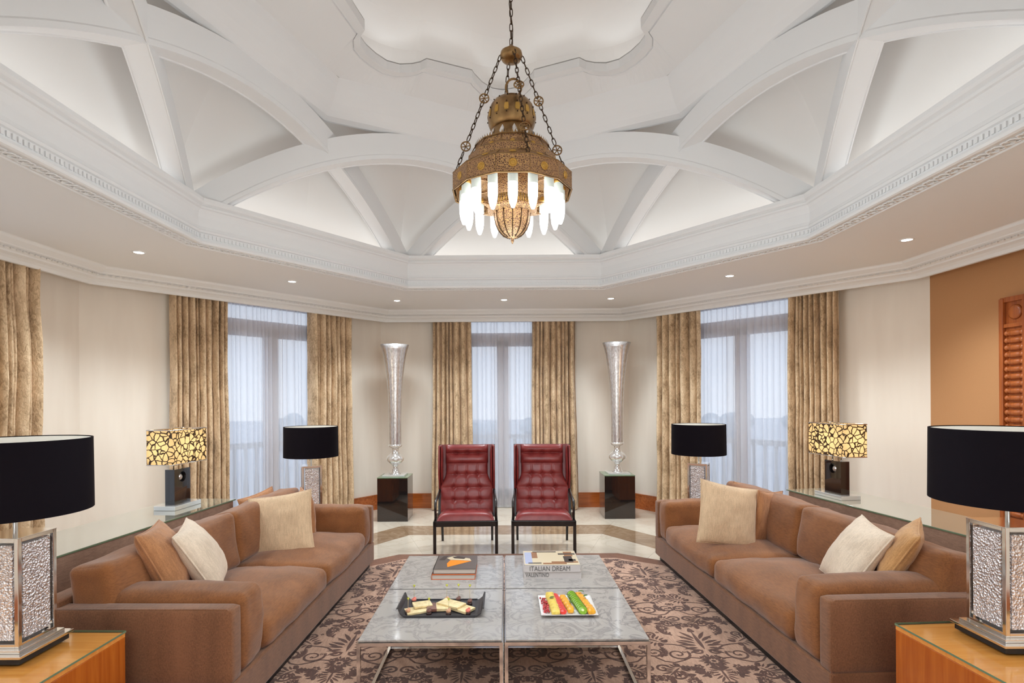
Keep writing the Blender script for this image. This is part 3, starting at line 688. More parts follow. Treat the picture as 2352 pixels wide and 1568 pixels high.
# ------------------------------------------------------------------ lattice lamps on the consoles
def lattice_lamp(loc, rz, sg, label):
    t = thing('lattice_lamp', loc, label, 'table lamp', 'lattice shade lamps on the consoles', rz)
    mb = MB(); mb.box(-.09, .09, -.16, .16, 0, .035); mb.build('base_plate', M['acrylic'], t, bevel=.003)
    # column with a round hole through its broad side
    mb = MB(); hw, hy, z0, z1 = .04, .095, .035, .315; zc, rc, n = .25, .042, 24
    for sx in (-1, 1):
        v = []; f = []
        sq = [(-hy, z0), (hy, z0), (hy, z1), (-hy, z1)]
        for k in range(n):
            a = 2 * math.pi * k / n; v.append((sx * hw, rc * math.cos(a), zc + rc * math.sin(a)))
        for k in range(n):
            a = 2 * math.pi * k / n; c, s = math.cos(a), math.sin(a)
            ts = [((hy if c > 0 else -hy) / c) if abs(c) > 1e-6 else 9e9, (((z1 - zc) if s > 0 else (z0 - zc)) / s) if abs(s) > 1e-6 else 9e9]
            tt = min(ts); v.append((sx * hw, tt * c, zc + tt * s))
        f = [(k, (k + 1) % n, n + (k + 1) % n, n + k) for k in range(n)]; mb.add(v, f)
        cor = {}
        for (y, z) in sq: # fill corners
            a = math.atan2(z - zc, y) % (2 * math.pi); k = int(a / (2 * math.pi / n)) % n
            p1, p2 = v[n + k], v[n + (k + 1) % n]; mb.add([p1, p2, (sx * hw, y, z)], [(0, 1, 2)])
    for k in range(n):
        a, b = 2 * math.pi * k / n, 2 * math.pi * (k + 1) / n
        mb.add([(-hw, rc * math.cos(a), zc + rc * math.sin(a)), (-hw, rc * math.cos(b), zc + rc * math.sin(b)), (hw, rc * math.cos(b), zc + rc * math.sin(b)), (hw, rc * math.cos(a), zc + rc * math.sin(a))], [(0, 1, 2, 3)])
    for q in ([(-hw, -hy, z0), (hw, -hy, z0), (hw, -hy, z1), (-hw, -hy, z1)], [(-hw, hy, z0), (hw, hy, z0), (hw, hy, z1), (-hw, hy, z1)], [(-hw, -hy, z1), (hw, -hy, z1), (hw, hy, z1), (-hw, hy, z1)]): mb.add(q, [(0, 1, 2, 3)])
    mb.build('column', M['black'], t)
    mb = MB(); mb.sphere((0, 0, .245), .034, 16); mb.build('crystal_ball', M['lumglass'], t)
    mb = MB()
    for y in (-.05, .05): mb = MB(); mb.tube([(0, y, .315), (0, y, .40)], .005, 8); mb.build('stem', M['chrome'], t)
    mb = MB(); a, b, z0, z1 = .108, .215, .365, .635
    def outline(k=1.0, r=.012):
        pts = []
        for cx, cy, a0 in ((a - r, b - r, 0), (-a + r, b - r, 90), (-a + r, -b + r, 180), (a - r, -b + r, 270)):
            for q in range(4): an = R(a0 + q * 30); pts.append((cx + r * math.cos(an), cy + r * math.sin(an)))
        return pts
    pts = outline(); n = len(pts)
    mb.add([(x, y, z0) for x, y in pts] + [(x, y, z1) for x, y in pts], [(k, (k + 1) % n, n + (k + 1) % n, n + k) for k in range(n)])
    mb.build('lamp_shade', M['lattice'], t)
    mb = MB()
    for z in (z0, z1): mb = MB(); mb.tube([(x, y, z) for x, y in pts], .0045, 6, closed=True); mb.build('shade_wire', M['chrome'], t)
    l = bpy.data.lights.new('lamp_light', 'POINT'); l.energy = 3; l.color = (1, .72, .42); l.shadow_soft_size = .06
    lo = bpy.data.objects.new('lamp_light', l); COL.objects.link(lo); lo.parent = t; lo.location = (0, 0, .72)
    return t
lattice_lamp((-2.672, 4.46, .742), u5, -1, 'lit lattice shade lamp on the left console table, in front of the cream wall')
lattice_lamp((2.86, 4.72, .742), u8, 1, 'lit lattice shade lamp on the right console table, in front of a gold curtain')
# ------------------------------------------------------------------ side tables
def side_table(loc, w, d, h, rz, label, grp=None):
    t = thing('side_table', loc, label, 'side table', grp, rz)
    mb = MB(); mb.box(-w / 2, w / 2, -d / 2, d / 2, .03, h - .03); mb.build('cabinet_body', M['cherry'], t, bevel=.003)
    mb = MB(); mb.box(-w / 2 + .03, w / 2 - .03, -d / 2 + .03, d / 2 - .03, 0.0, .03); mb.build('plinth', M['blackbase'], t)
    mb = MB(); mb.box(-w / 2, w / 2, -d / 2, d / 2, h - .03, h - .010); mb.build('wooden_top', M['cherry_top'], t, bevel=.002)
    mb = MB(); mb.box(-w / 2 - .003, w / 2 + .003, -d / 2 - .003, d / 2 + .003, h - .009, h - .001); mb.build('glass_top', M['glass'], t)
    mb = MB()
    for a, b, c, e in ((-w / 2 - .004, -w / 2 - .003, -d / 2, d / 2), (w / 2 + .003, w / 2 + .004, -d / 2, d / 2), (-w / 2, w / 2, d / 2 + .003, d / 2 + .004), (-w / 2, w / 2, -d / 2 - .004, -d / 2 - .003)): mb.box(a, b, c, e, h - .009, h - .001)
    mb.build('glass_edge', M['glassedge'], t)
    return t
side_table((-2.115, 2.18, 0), .70, .70, .555, R(-1), 'cherry wood side table with glass top under the big near left lamp')
side_table((2.165, 2.17, 0), .72, .72, .575, R(3.5), 'cherry wood side table with glass top under the big near right lamp')
side_table((-2.01, 5.66, 0), .55, .55, .43, 0, 'cherry wood side table hidden behind the far arm of the left sofa', 'far side tables')
side_table((2.02, 5.80, 0), .55, .55, .43, 0, 'cherry wood side table hidden behind the far arm of the right sofa', 'far side tables')
# ------------------------------------------------------------------ crystal lamps with black drum shades
def crystal_lamp(loc, label, rz=0, s=1.0, grp='black drum shade crystal lamps'):
    t = thing('crystal_lamp', loc, label, 'table lamp', grp, rz)
    mb = MB(); mb.box(-.125, .125, -.125, .125, 0, .026); mb.build('plinth', M['blackbase'], t)
    mb = MB(); mb.box(-.138, .138, -.138, .138, .026, .038); mb.box(-.115, .115, -.115, .115, .038, .052); mb.build('base_plate', M['chrome'], t, bevel=.002)
    a, z0, z1 = .096, .052, .50; mb = MB(); f = .017
    for sx in (-1, 1):
        for sy in (-1, 1): mb.box(sx * a, sx * (a - f), sy * a, sy * (a - f), z0, z1)
    for z in ((z0, z0 + f), (z1 - f, z1)):
        mb.box(-a + f, a - f, -a, -a + f, *z); mb.box(-a + f, a - f, a - f, a, *z); mb.box(-a, -a + f, -a + f, a - f, *z); mb.box(a - f, a, -a + f, a - f, *z)
    mb.box(-a - .001, a + .001, -a - .001, a + .001, z1 - .0035, z1 + .001); mb.build('metal_frame', M['chrome'], t, bevel=.0015)
    for k in range(4):
        mb = MB(); mb.box(-a + f + .012, a - f - .012, -a + .004, -a + .02, z0 + f + .012, z1 - f - .012, 0, Matrix.Rotation(k * math.pi / 2, 4, 'Z')); mb.build('crystal_panel', M['crystal'], t, bevel=.003)
    mb = MB(); mb.box(-a + .03, a - .03, -a + .03, a - .03, z0, z1 - .004); mb.build('core', M['lumglass'], t)
    mb = MB(); mb.tube([(0, 0, z1), (0, 0, .86)], .0085, 10); mb.build('stem', M['chrome'], t)
    r, s0, s1 = .268, .59, .90
    mb = MB(); mb.lathe([(r + .003, s0), (r, s1)], 72, cap=False); mb.lathe([(r - .006, s0 + .001), (r + .003, s0)], 72, cap=False); mb.lathe([(r, s1), (r - .006, s1)], 72, cap=False); mb.build('lamp_shade', M['shade'], t)
    mb = MB(); mb.lathe([(r - .006, s0 + .001), (r - .007, s1 - .004)], 72, cap=False); mb.build('shade_lining', M['lining'], t)
    mb = MB()
    for k in range(3): an = k * 2.094; mb.tube([(0, 0, s1 - .03), ((r - .006) * math.cos(an), (r - .006) * math.sin(an), s1 - .03)], .0025, 6)
    mb.tube([(.0, 0, .86), (0, 0, .875)], .014, 8); mb.build('shade_spider', M['chrome'], t)
    if s != 1: t.scale = (s, s, s)
    return t
crystal_lamp((-2.085, 2.325, .555), 'big black drum lamp with crystal column in the near left corner')
crystal_lamp((2.133, 2.325, .575), 'big black drum lamp with crystal column in the near right corner')
crystal_lamp((-2.01, 5.66, .43), 'small far black drum lamp behind the left sofa, before the left window', R(24))
crystal_lamp((2.0, 5.66, .43), 'small far black drum lamp behind the right sofa, before the right window', R(-28))
# ------------------------------------------------------------------ red armchairs
def armchair(loc, rz, label):
    t = thing('armchair', loc, label, 'armchair', 'red leather high back armchairs', rz)   # origin: floor, middle of the front legs; +y towards the back
    w = .335; fr = .031
    for sx in (-1, 1):
        mb = MB(); x0, x1 = sx * w, sx * (w - fr); mb.box(x0, x1, 0, fr + .006, 0, .34); mb.build('leg', M['blackwood'], t, bevel=.003)
        mb = MB(); q = [(0, .50, .30), (0, .535, 0)]; x = sx * (w - .055)
        mb.add([(x - .014, .47, .33), (x + .014, .47, .33), (x + .014, .51, .33), (x - .014, .51, .33), (x - .012, .545, 0), (x + .012, .545, 0), (x + .012, .57, 0), (x - .012, .57, 0)], [(0, 1, 2, 3), (7, 6, 5, 4), (0, 4, 5, 1), (1, 5, 6, 2), (2, 6, 7, 3), (3, 7, 4, 0)]); mb.build('leg', M['blackwood'], t)
        # back stile, leaning
        mb = MB(); x = sx * (w - .03)
        mb.add([(x - .012, .40, .30), (x + .012, .40, .30), (x + .012, .44, .30), (x - .012, .44, .30), (x - .012 , .585, 1.085), (x + .012, .585, 1.085), (x + .012, .615, 1.085), (x - .012, .615, 1.085)], [(3, 2, 1, 0), (4, 5, 6, 7), (0, 1, 5, 4), (1, 2, 6, 5), (2, 3, 7, 6), (3, 0, 4, 7)]); mb.build('back_post', M['blackwood'], t)
        # arm: up from the seat rail, then back to the post
        mb = MB(); xa = sx * (w - .018)
        mb.tube([(xa, .10, .33), (xa, .075, .45), (xa, .08, .50), (xa, .11, .525), (xa - sx * .01, .30, .555), (xa - sx * .012, .47, .585)], [.014, .013, .014, .015, .015, .014], 8); mb.build('armrest', M['blackwood'], t)
    mb = MB(); mb.box(-w, w, 0, .036, .285, .34); mb.build('front_rail', M['blackwood'], t, bevel=.003)
    mb = MB()
    for sx in (-1, 1): mb.box(sx * w, sx * (w - .028), .03, .46, .29, .335)
    mb.box(-w + .03, w - .03, .44, .47, .29, .335); mb.build('seat_frame', M['blackwood'], t)
    # seat cushion, buttoned
    def seat(u, v):
        x = (u - .5) * 2; y = v; hw = .300 - .02 * v
        e = (max(0, 1 - abs(x) ** 6)) ** .5 * (max(0, 1 - abs(2 * v - 1) ** 6)) ** .5
        z = .345 + .085 * e - .02 * v
        for bx_ in (-.5, 0, .5):
            for by in (.38, .72):
                d2 = ((x - bx_) * .3) ** 2 + ((v - by) * .46) ** 2; z -= .016 * math.exp(-d2 / .0012) * e
        return (x * hw, .005 + y * .46, z)
    mb = MB(); mb.grid(seat, 40, 34)
    mb.grid(lambda u, v: ((u - .5) * 2 * (.300 - .02 * (1 - v)), .005 + (1 - v) * .46, .345 - .02 * (1 - v)), 2, 2)
    o = mb.build('seat_cushion', M['leather'], t)
    # back cushion: width flares below the wings; rolls and buttons
    lean = lambda z: .335 + (z - .36) * .235
    rows = [.36, .50, .63, .755, .875]; zr = (.36, .905)
    def hwid(z):
        k = min(1, max(0, (z - .62) / .16)); k = k * k * (3 - 2 * k); return .286 * (1 - k) + .232 * k
    def back(u, v):
        z = zr[0] + (zr[1] - zr[0]) * v; x = (u - .5) * 2
        e = (max(0, 1 - abs(x) ** 5)) ** .5; puff = .0
        zz = z; seams = [.49, .625, .765]
        dz = min(abs(z - s) for s in seams + [zr[0], zr[1]]); roll = min(1, dz / .055); roll = math.sin(roll * math.pi / 2) ** .7
        d = .035 + .045 * e * (.68 + .32 * roll)
        for bx_ in (-.5, 0, .5):
            d -= .007 * math.exp(-((x - bx_) * hwid(z)) ** 2 / .00006) * e * (1 if .475 < z < .86 else .6)
            for s in seams: d -= .020 * math.exp(-(((x - bx_) * hwid(z)) ** 2 + (z - s) ** 2) / .0006) * e
        return (x * hwid(z), lean(z) + .075 - d, z)
    mb = MB(); mb.grid(back, 60, 70)
    mb.grid(lambda u, v: ((.5 - u) * 2 * hwid(zr[0] + (zr[1] - zr[0]) * v), lean(zr[0] + (zr[1] - zr[0]) * v) + .085, zr[0] + (zr[1] - zr[0]) * v), 2, 12)
    mb.build('back_cushion', M['leather'], t)
    def head(u, v):
        z = .885 + .20 * v; x = (u - .5) * 2; e = (max(0, 1 - abs(x) ** 6)) ** .5
        s_ = .995; roll = min(1, min(abs(z - s_), z - .885 + .004, 1.085 - z + .004) / .05); roll = math.sin(max(0, roll) * math.pi / 2) ** .6
        d = .03 + .075 * e * (.35 + .65 * roll)
        for bx_ in (-.5, 0, .5): d -= .018 * math.exp(-(((x - bx_) * .24) ** 2 + (z - s_) ** 2) / .0007)
        return (x * .238, lean(z) + .075 - d, z)
    mb = MB(); mb.grid(head, 50, 36); mb.build('headrest', M['leather'], t)
    mb = MB(); mb.add([(-w + .03, lean(.34) + .085, .34), (w - .03, lean(.34) + .085, .34), (w - .03, lean(1.085) + .08, 1.085), (-w + .03, lean(1.085) + .08, 1.085), (-w + .03, lean(.34) + .10, .34), (w - .03, lean(.34) + .10, .34), (w - .03, lean(1.085) + .10, 1.085), (-w + .03, lean(1.085) + .10, 1.085)],
           [(0, 1, 2, 3), (5, 4, 7, 6), (3, 2, 6, 7), (0, 3, 7, 4), (1, 5, 6, 2), (0, 4, 5, 1)]); mb.build('back_panel', M['leather'], t)
    for sx in (-1, 1):   # wings
        def wing(u, v, s_=0.0, sx=sx):
            z = .60 + (1.085 - .60) * v; dep = .145 * math.sin(min(1, v / .55) * math.pi / 2) ** 1.2 + .005
            th = .018 if s_ else 0
            return (sx * (w - .035 - th + (-.035 + .0 * v) * 0 - u * (-.012) * 1.0), lean(z) + .07 - u * dep, z)
        mb = MB(); mb.grid(lambda u, v: wing(u, v, 1), 8, 20); mb.grid(lambda u, v: wing(u, v, 0), 8, 20)
        mb.grid(lambda u, v: tuple(Vector(wing(1, v, 0)).lerp(Vector(wing(1, v, 1)), u)), 2, 20); mb.grid(lambda u, v: tuple(Vector(wing(v, 1, 0)).lerp(Vector(wing(v, 1, 1)), u)), 2, 8)
        # padded inner face
        def pad(u, v, sx=sx):
            z = .62 + .46 * v; dep = .14 * math.sin(min(1, v / .55) * math.pi / 2) ** 1.2 + .004
            e = math.sqrt(max(0, 1 - (2 * v - 1) ** 4)) * math.sqrt(max(0, 1 - (2 * u - 1) ** 2))
            return (sx * (w - .052 - .022 * e), lean(z) + .07 - u * dep, z)
        mb.grid(pad, 10, 24); o = mb.build('wing', M['leather'], t); merge(o)
    return t
armchair(Vector((-.416, 5.65, 0)), R(2), 'left one of the two red leather high back armchairs')
armchair(Vector((.392, 5.65, 0)), R(-2), 'right one of the two red leather high back armchairs')
# ------------------------------------------------------------------ pedestals and vases
def pedestal(x0, x1, y, h, label):
    t = thing('pedestal', ((x0 + x1) / 2, y, 0), label, 'pedestal', 'black pedestals'); w = x1 - x0
    mb = MB(); mb.box(-w / 2, w / 2, 0, w, 0, h - .012); mb.build('body', M['black'], t, bevel=.002)
    mb = MB(); mb.box(-w / 2 - .001, w / 2 + .001, -.001, w + .001, h - .011, h); mb.build('glass_top', M['glassedge'], t)
def vase(c, z, zt, label):
    t = thing('vase', (c[0], c[1], z), label, 'vase', 'tall silver trumpet vases'); k = (zt - z) / 1.753
    mb = MB(); mb.box(-.145, .145, -.145, .145, 0, .022); mb.build('base_plate', M['acrylic'], t, bevel=.003)
    low = [(.0, .022), (.075, .022), (.07, .032), (.052, .05), (.046, .075), (.046, .085), (.034, .10), (.034, .125), (.05, .15), (.09, .175), (.116, .205), (.118, .235), (.10, .265), (.07, .29), (.048, .315), (.043, .345), (.046, .365), (.078, .38), (.092, .395), (.092, .41), (.082, .42)]
    up = [(.082, .42), (.0815, .62), (.084, .80), (.089, .98), (.098, 1.16), (.112, 1.32), (.130, 1.47), (.150, 1.60), (.172, 1.69), (.194, 1.753), (.190, 1.753), (.165, 1.69), (.140, 1.59), (.10, 1.30), (.07, .9), (.0, .7)]
    mb = MB(); mb.lathe([(r, h * k) for r, h in low], 48, cap=False); mb.build('glass_stem', M['lumglass'], t)
    mb = MB(); mb.lathe([(r, h * k) for r, h in up], 48, cap=False); mb.build('trumpet', M['mercury'], t)
pedestal(-1.682, -1.283, 7.16, .577, 'glossy black pedestal under the left silver vase')
pedestal(1.312, 1.716, 7.24, .577, 'glossy black pedestal under the right silver vase')
pv = P(907, 900, 7.36); vase((pv.x, 7.36), .577, P(909, 792, 7.36).z, 'tall silver trumpet vase on the left pedestal')
pv = P(1417, 900, 7.44); vase((pv.x, 7.44), .577, P(1420, 787, 7.44).z, 'tall silver trumpet vase on the right pedestal')
# ------------------------------------------------------------------ coffee tables
HT = .40
def coffee(x0, x1, y0, y1, label):
    t = thing('coffee_table', ((x0 + x1) / 2, (y0 + y1) / 2, .012), label, 'coffee table', 'square marble coffee tables'); w, d = (x1 - x0) / 2, (y1 - y0) / 2; b = .009; H = HT - .012
    mb = MB()
    for z in ((0, 2 * b), (H - .030, H - .0125)):
        mb.box(-w, w, -d, -d + 2 * b, *z); mb.box(-w, w, d - 2 * b, d, *z); mb.box(-w, -w + 2 * b, -d + 2 * b, d - 2 * b, *z); mb.box(w - 2 * b, w, -d + 2 * b, d - 2 * b, *z)
    mb.build('frame', M['chrome'], t)
    for sx in (-1, 1):
        for sy in (-1, 1):
            ml = MB(); ml.box(sx * w, sx * (w - 2 * b), sy * d, sy * (d - 2 * b), 2 * b, H - .030); ml.build('leg', M['chrome'], t)
    mb = MB(); mb.box(-w + .006, w - .006, -d + .006, d - .006, H - .012, H); mb.build('marble_top', M['marble'], t, bevel=.003)
xm = -.014
coffee(-.755, xm - .004, 2.75, 3.488, 'square marble coffee table with chrome frame, near left, carrying the cheese tray')
coffee(xm + .004, .725, 2.75, 3.488, 'square marble coffee table with chrome frame, near right, carrying the fruit plate')
coffee(-.755, xm - .004, 3.496, 4.23, 'square marble coffee table with chrome frame, far left, carrying the book with orange cover picture')
coffee(xm + .004, .725, 3.496, 4.23, 'square marble coffee table with chrome frame, far right, carrying two pale thick books')
# ------------------------------------------------------------------ rug with damask
rug = thing('rug', (0, 0, 0), 'pink taupe rug with chocolate damask flowers under the marble tables', 'rug')
RP = [(-1.74, 1.2), (1.78, 1.2), (1.78, 4.95), (1.55, 5.35), (1.15, 5.63), (-1.10, 5.63), (-1.50, 5.30), (-1.75, 5.0)]
mb = MB(); mb.prism(RP, .0, .0095); mb.build('rug_border', M['rug_border'], rug)
RI = [(-1.62, 1.3), (1.68, 1.3), (1.68, 4.95), (1.50, 5.20), (1.10, 5.46), (-1.02, 5.46), (-1.40, 5.15), (-1.62, 4.8)]
mb = MB(); mb.prism(RI, .009, .0105); mb.build('rug_field', M['rug_base'], rug)
ZR = .0107
class Pat:
    def __init__(s): s.mb = MB()
    def poly(s, pts, T):
        q = [T @ Vector((x, y, 0)) for x, y in pts]
        if all(-1.60 < p.x < 1.66 and 1.32 < p.y < (5.44 - max(0, abs(p.x - .04) - 1.06) * .8) for p in q): s.k = (getattr(s, 'k', 0) + 1) % 61; s.mb.add([(p.x, p.y, ZR + s.k * 2e-5) for p in (q if T.determinant() > 0 else q[::-1])], [tuple(range(len(q)))])
    def leaf(s, x, y, a, l, w, T, bend=0):
        pts = []
        for k in range(7):
            t = k / 6; pts.append((l * t, w * math.sin(math.pi * t ** .8) + bend * t * t))
        for k in range(5, 0, -1):
            t = k / 6; pts.append((l * t, -w * math.sin(math.pi * t ** .8) + bend * t * t))
        M2 = T @ Matrix.Translation((x, y, 0)) @ Matrix.Rotation(a, 4, 'Z'); s.poly(pts, M2)
    def ribbon(s, pts, w0, w1, T):
        n = len(pts)
        L = []; Rr = []
        for i, (x, y) in enumerate(pts):
            a = pts[max(0, i - 1)]; b = pts[min(n - 1, i + 1)]; dx, dy = b[0] - a[0], b[1] - a[1]; l = math.hypot(dx, dy) or 1
            w = w0 + (w1 - w0) * i / (n - 1); L.append((x - dy / l * w, y + dx / l * w)); Rr.append((x + dy / l * w, y - dx / l * w))
        for i in range(n - 1): s.poly([L[i], L[i + 1], Rr[i + 1], Rr[i]], T)
    def scroll(s, x, y, a, r, T, sg=1, turns=1.4):
        pts = []
        for k in range(22):
            t = k / 21; an = sg * t * turns * 2 * math.pi; rr = r * (1 - .82 * t); pts.append((r * 0 + rr * math.cos(an), rr * math.sin(an)))
        M2 = T @ Matrix.Translation((x, y, 0)) @ Matrix.Rotation(a, 4, 'Z'); s.ribbon(pts, .010, .006, M2)
        e = pts[-1]; s.flower(e[0], e[1], .014, M2, 5)
    def flower(s, x, y, r, T, n=7, ring=True):
        for k in range(n):
            an = 2 * math.pi * k / n; s.leaf(x + .30 * r * math.cos(an), y + .30 * r * math.sin(an), an, r * .70, r * .62 * math.sin(math.pi / n), T)
        s.poly([(x + .2 * r * math.cos(2 * math.pi * k / 8), y + .2 * r * math.sin(2 * math.pi * k / 8)) for k in range(8)], T)
        if r > .045:
            for k in range(n):
                an = 2 * math.pi * (k + .5) / n; s.leaf(x + .72 * r * math.cos(an), y + .72 * r * math.sin(an), an, r * .5, r * .09, T)
    def palmette(s, x, y, a, r, T):
        M2 = T @ Matrix.Translation((x, y, 0)) @ Matrix.Rotation(a, 4, 'Z')
        s.leaf(-.15 * r, 0, 0, r * 1.25, .06 * r, M2)
        for k in range(6):
            for sg in (-1, 1):
                an = sg * R(22 + k * 17); l = r * (.70 - .05 * k); s.leaf(.42 * r - .11 * r * k + .12 * r * math.cos(an), sg * (.035 * r) + .12 * r * math.sin(an), an, l * .85, .062 * r, M2, sg * .09 * r)
        for sg in (-1, 1): s.scroll(-.22 * r, sg * .22 * r, R(90) * sg, .17 * r, M2, sg, 1.1)
        s.leaf(.98 * r, 0, 0, .32 * r, .09 * r, M2); s.leaf(1.0 * r, 0, R(50), .16 * r, .04 * r, M2); s.leaf(1.0 * r, 0, R(-50), .16 * r, .04 * r, M2)
    def acanthus(s, x, y, a, l, T, sg=1):
        M2 = T @ Matrix.Translation((x, y, 0)) @ Matrix.Rotation(a, 4, 'Z')
        pts = [(l * t / 8, sg * .22 * l * math.sin(t / 8 * math.pi * .9)) for t in range(9)]; s.ribbon(pts, .009, .003, M2)
        for k in range(1, 8):
            px_, py_ = pts[k]; an = sg * (R(70) - k * R(9)); s.leaf(px_, py_, an, l * (.32 - .022 * k), .011, M2, .008); s.leaf(px_, py_, -sg * (R(55) - k * R(6)) , l * .24, .010, M2, -.006)
pt = Pat()
CWX, CWY = .76, .92
for iy in range(-1, 7):
    for ix in range(-3, 4):
        ox = .12 + (ix + (.5 if iy % 2 else 0)) * CWX; oy = 1.35 + iy * CWY * .78
        for sg in (1, -1):
            T = Matrix.Translation((ox, oy, 0)) @ Matrix.Diagonal((sg * .90, .90, 1, 1))
            if sg == 1:
                pt.palmette(0, .0, R(90), .25, T); pt.flower(0, -.20, .085, T, 9); pt.palmette(.0, -.33, R(-90), .14, T)
            pt.palmette(.30, .10, R(38), .15, T); pt.palmette(.27, -.30, R(-48), .13, T)
            pt.scroll(.21, -.10, R(150), .085, T, 1); pt.scroll(.37, -.07, R(20), .07, T, -1); pt.scroll(.13, .42, R(200), .06, T, 1)
            pt.ribbon([(.03, -.12), (.08, -.16), (.14, -.15), (.20, -.19), (.27, -.22), (.33, -.20), (.38, -.14)], .008, .007, T)
            pt.ribbon([(.02, -.05), (.09, -.03), (.15, .03), (.21, .05), (.28, .06)], .011, .006, T)
            pt.acanthus(.10, -.42, R(40), .20, T); pt.acanthus(.16, .20, R(75), .18, T, -1); pt.acanthus(.34, -.14, R(100), .15, T)
            pt.flower(.20, .33, .05, T, 8); pt.flower(.40, .30, .035, T, 6); pt.flower(.13, -.28, .038, T, 6); pt.flower(.41, .01, .03, T, 6); pt.flower(.40, -.42, .045, T, 7)
            pt.leaf(.06, .30, R(70), .10, .022, T, .02); pt.leaf(.24, .44, R(20), .10, .022, T, .02); pt.leaf(.33, .38, R(120), .08, .018, T)
            pt.scroll(.33, .22, R(250), .045, T, -1, 1.2); pt.leaf(.18, -.38, R(-10), .09, .02, T)
            pt.leaf(.42, .46, R(60), .12, .02, T, .02); pt.scroll(.05, .50, R(30), .05, T, 1, 1.1); pt.flower(.20, .50, .04, T, 7); pt.leaf(.30, .50, R(170), .09, .016, T); pt.leaf(.08, .05, R(20), .10, .016, T, .02); pt.leaf(.42, .16, R(100), .09, .018, T)
            for (fx, fy) in ((.10, .16), (.26, .25), (.31, -.03), (.05, .40), (.22, -.42), (.35, .45), (.08, -.37), (.16, -.07)): pt.flower(fx, fy, .016, T, 5)
o = pt.mb.build('damask_pattern', M['rug_dark'], rug); o['kind'] = 'stuff'
# ------------------------------------------------------------------ chandelier
cc = P(1176, 400, 3.2); CX = cc.x; Yc = 3.2
ch = thing('chandelier', (CX, Yc, 2.53), 'pierced brass mosque style chandelier with glowing glass tubes hanging from chains', 'chandelier')
def zc(z): return z - 2.53
N12 = 12; ph = R(15)
mb = MB(); mb.lathe([(.345, zc(2.80)), (.350, zc(2.805)), (.350, zc(2.895)), (.345, zc(2.90)), (.262, zc(2.955)), (.258, zc(3.0)), (.250, zc(3.005)), (.222, zc(3.03)), (.215, zc(3.065)), (.20, zc(3.07))], 12, smooth=False, cap=False, phase=ph)
mb.lathe([(.335, zc(2.80)), (.335, zc(2.88)), (.15, zc(2.90)), (.15, zc(2.78))], 12, smooth=False, cap=False, phase=ph)
mb.build('pierced_rim', M['brass'], ch)
mb = MB()
for r, z, t in ((.350, 2.80, .0045), (.348, 2.898, .004), (.260, 2.957, .004), (.254, 3.003, .004), (.218, 3.068, .004)):
    mb.tube([(r * math.cos(ph + k * math.pi / 6), r * math.sin(ph + k * math.pi / 6), zc(z)) for k in range(12)], t, 6, closed=True)
for k in range(12):
    a = ph + k * math.pi / 6
    mb.tube([(.348 * math.cos(a), .348 * math.sin(a), zc(2.80)), (.348 * math.cos(a), .348 * math.sin(a), zc(2.898)), (.260 * math.cos(a), .260 * math.sin(a), zc(2.957)), (.252 * math.cos(a), .252 * math.sin(a), zc(3.003)), (.216 * math.cos(a), .216 * math.sin(a), zc(3.065))], .003, 5)
mb.build('rim_edging', M['brass_plain'], ch)
mb = MB()
for k in range(12):    # gilt rosettes on each facet of both tiers
    a = ph + (k + .5) * math.pi / 6; c_ = math.cos(math.pi / 12)
    for (r, z, s_, tilt) in ((.350 * c_, 2.85, .030, 0), (.305 * c_, 2.929, .026, 56), (.2375 * c_, 3.018, .017, 40)):
        T = Matrix.Translation((r * math.cos(a), r * math.sin(a), zc(z))) @ Matrix.Rotation(a, 4, 'Z') @ Matrix.Rotation(R(90 - tilt), 4, 'Y')
        mb.lathe([(s_ * .8, .001), (s_ * .62, .005), (s_ * .45, .002), (s_ * .25, .005), (.0001, .005)], 8, 0, T, False, False)
mb.build('gilt_rosettes', M['brass_gold'], ch)['kind'] = 'stuff'
mb = MB()
for k in range(72):
    a = 2 * math.pi * k / 72; r = .214
    for rr, z in ((.214, 3.068),):
        mb.add([(rr * math.cos(a - .03), rr * math.sin(a - .03), zc(z)), (rr * math.cos(a + .03), rr * math.sin(a + .03), zc(z)), (rr * 1.01 * math.cos(a), rr * 1.01 * math.sin(a), zc(z + .02)), (rr * .97 * math.cos(a), rr * .97 * math.sin(a), zc(z))], [(0, 1, 2), (1, 3, 2), (3, 0, 2)])
mb.build('cresting', M['brass_plain'], ch)
mb = MB(); mb.lathe([(.205, zc(3.05)), (.17, zc(3.075)), (.152, zc(3.10)), (.136, zc(3.13)), (.124, zc(3.165)), (.118, zc(3.175))], 32, cap=False); mb.build('neck', M['brass_plain'], ch)
for k in range(12):
    a = 2 * math.pi * k / 12 + .1; mb = MB(); r0, r1 = .147, .131
    T = Matrix.Rotation(a, 4, 'Z'); mb.add([(.166, -.016, zc(3.08)), (.166, .016, zc(3.08)), (.137, .012, zc(3.135)), (.130, 0, zc(3.16)), (.137, -.012, zc(3.135))], [(0, 1, 2, 3, 4)], 0, False, T); mb.build('neck_window', M['lumglass'], ch)
br = [(.118, 3.172), (.128, 3.19), (.137, 3.215), (.140, 3.245), (.136, 3.28), (.124, 3.315), (.104, 3.342), (.075, 3.36), (.04, 3.368), (.012, 3.370)]
mb = MB(); mb.lathe([(r, zc(z)) for r, z in br], 48); mb.build('ball', M['brass_plain'], ch)
mb = MB(); mg = MB()
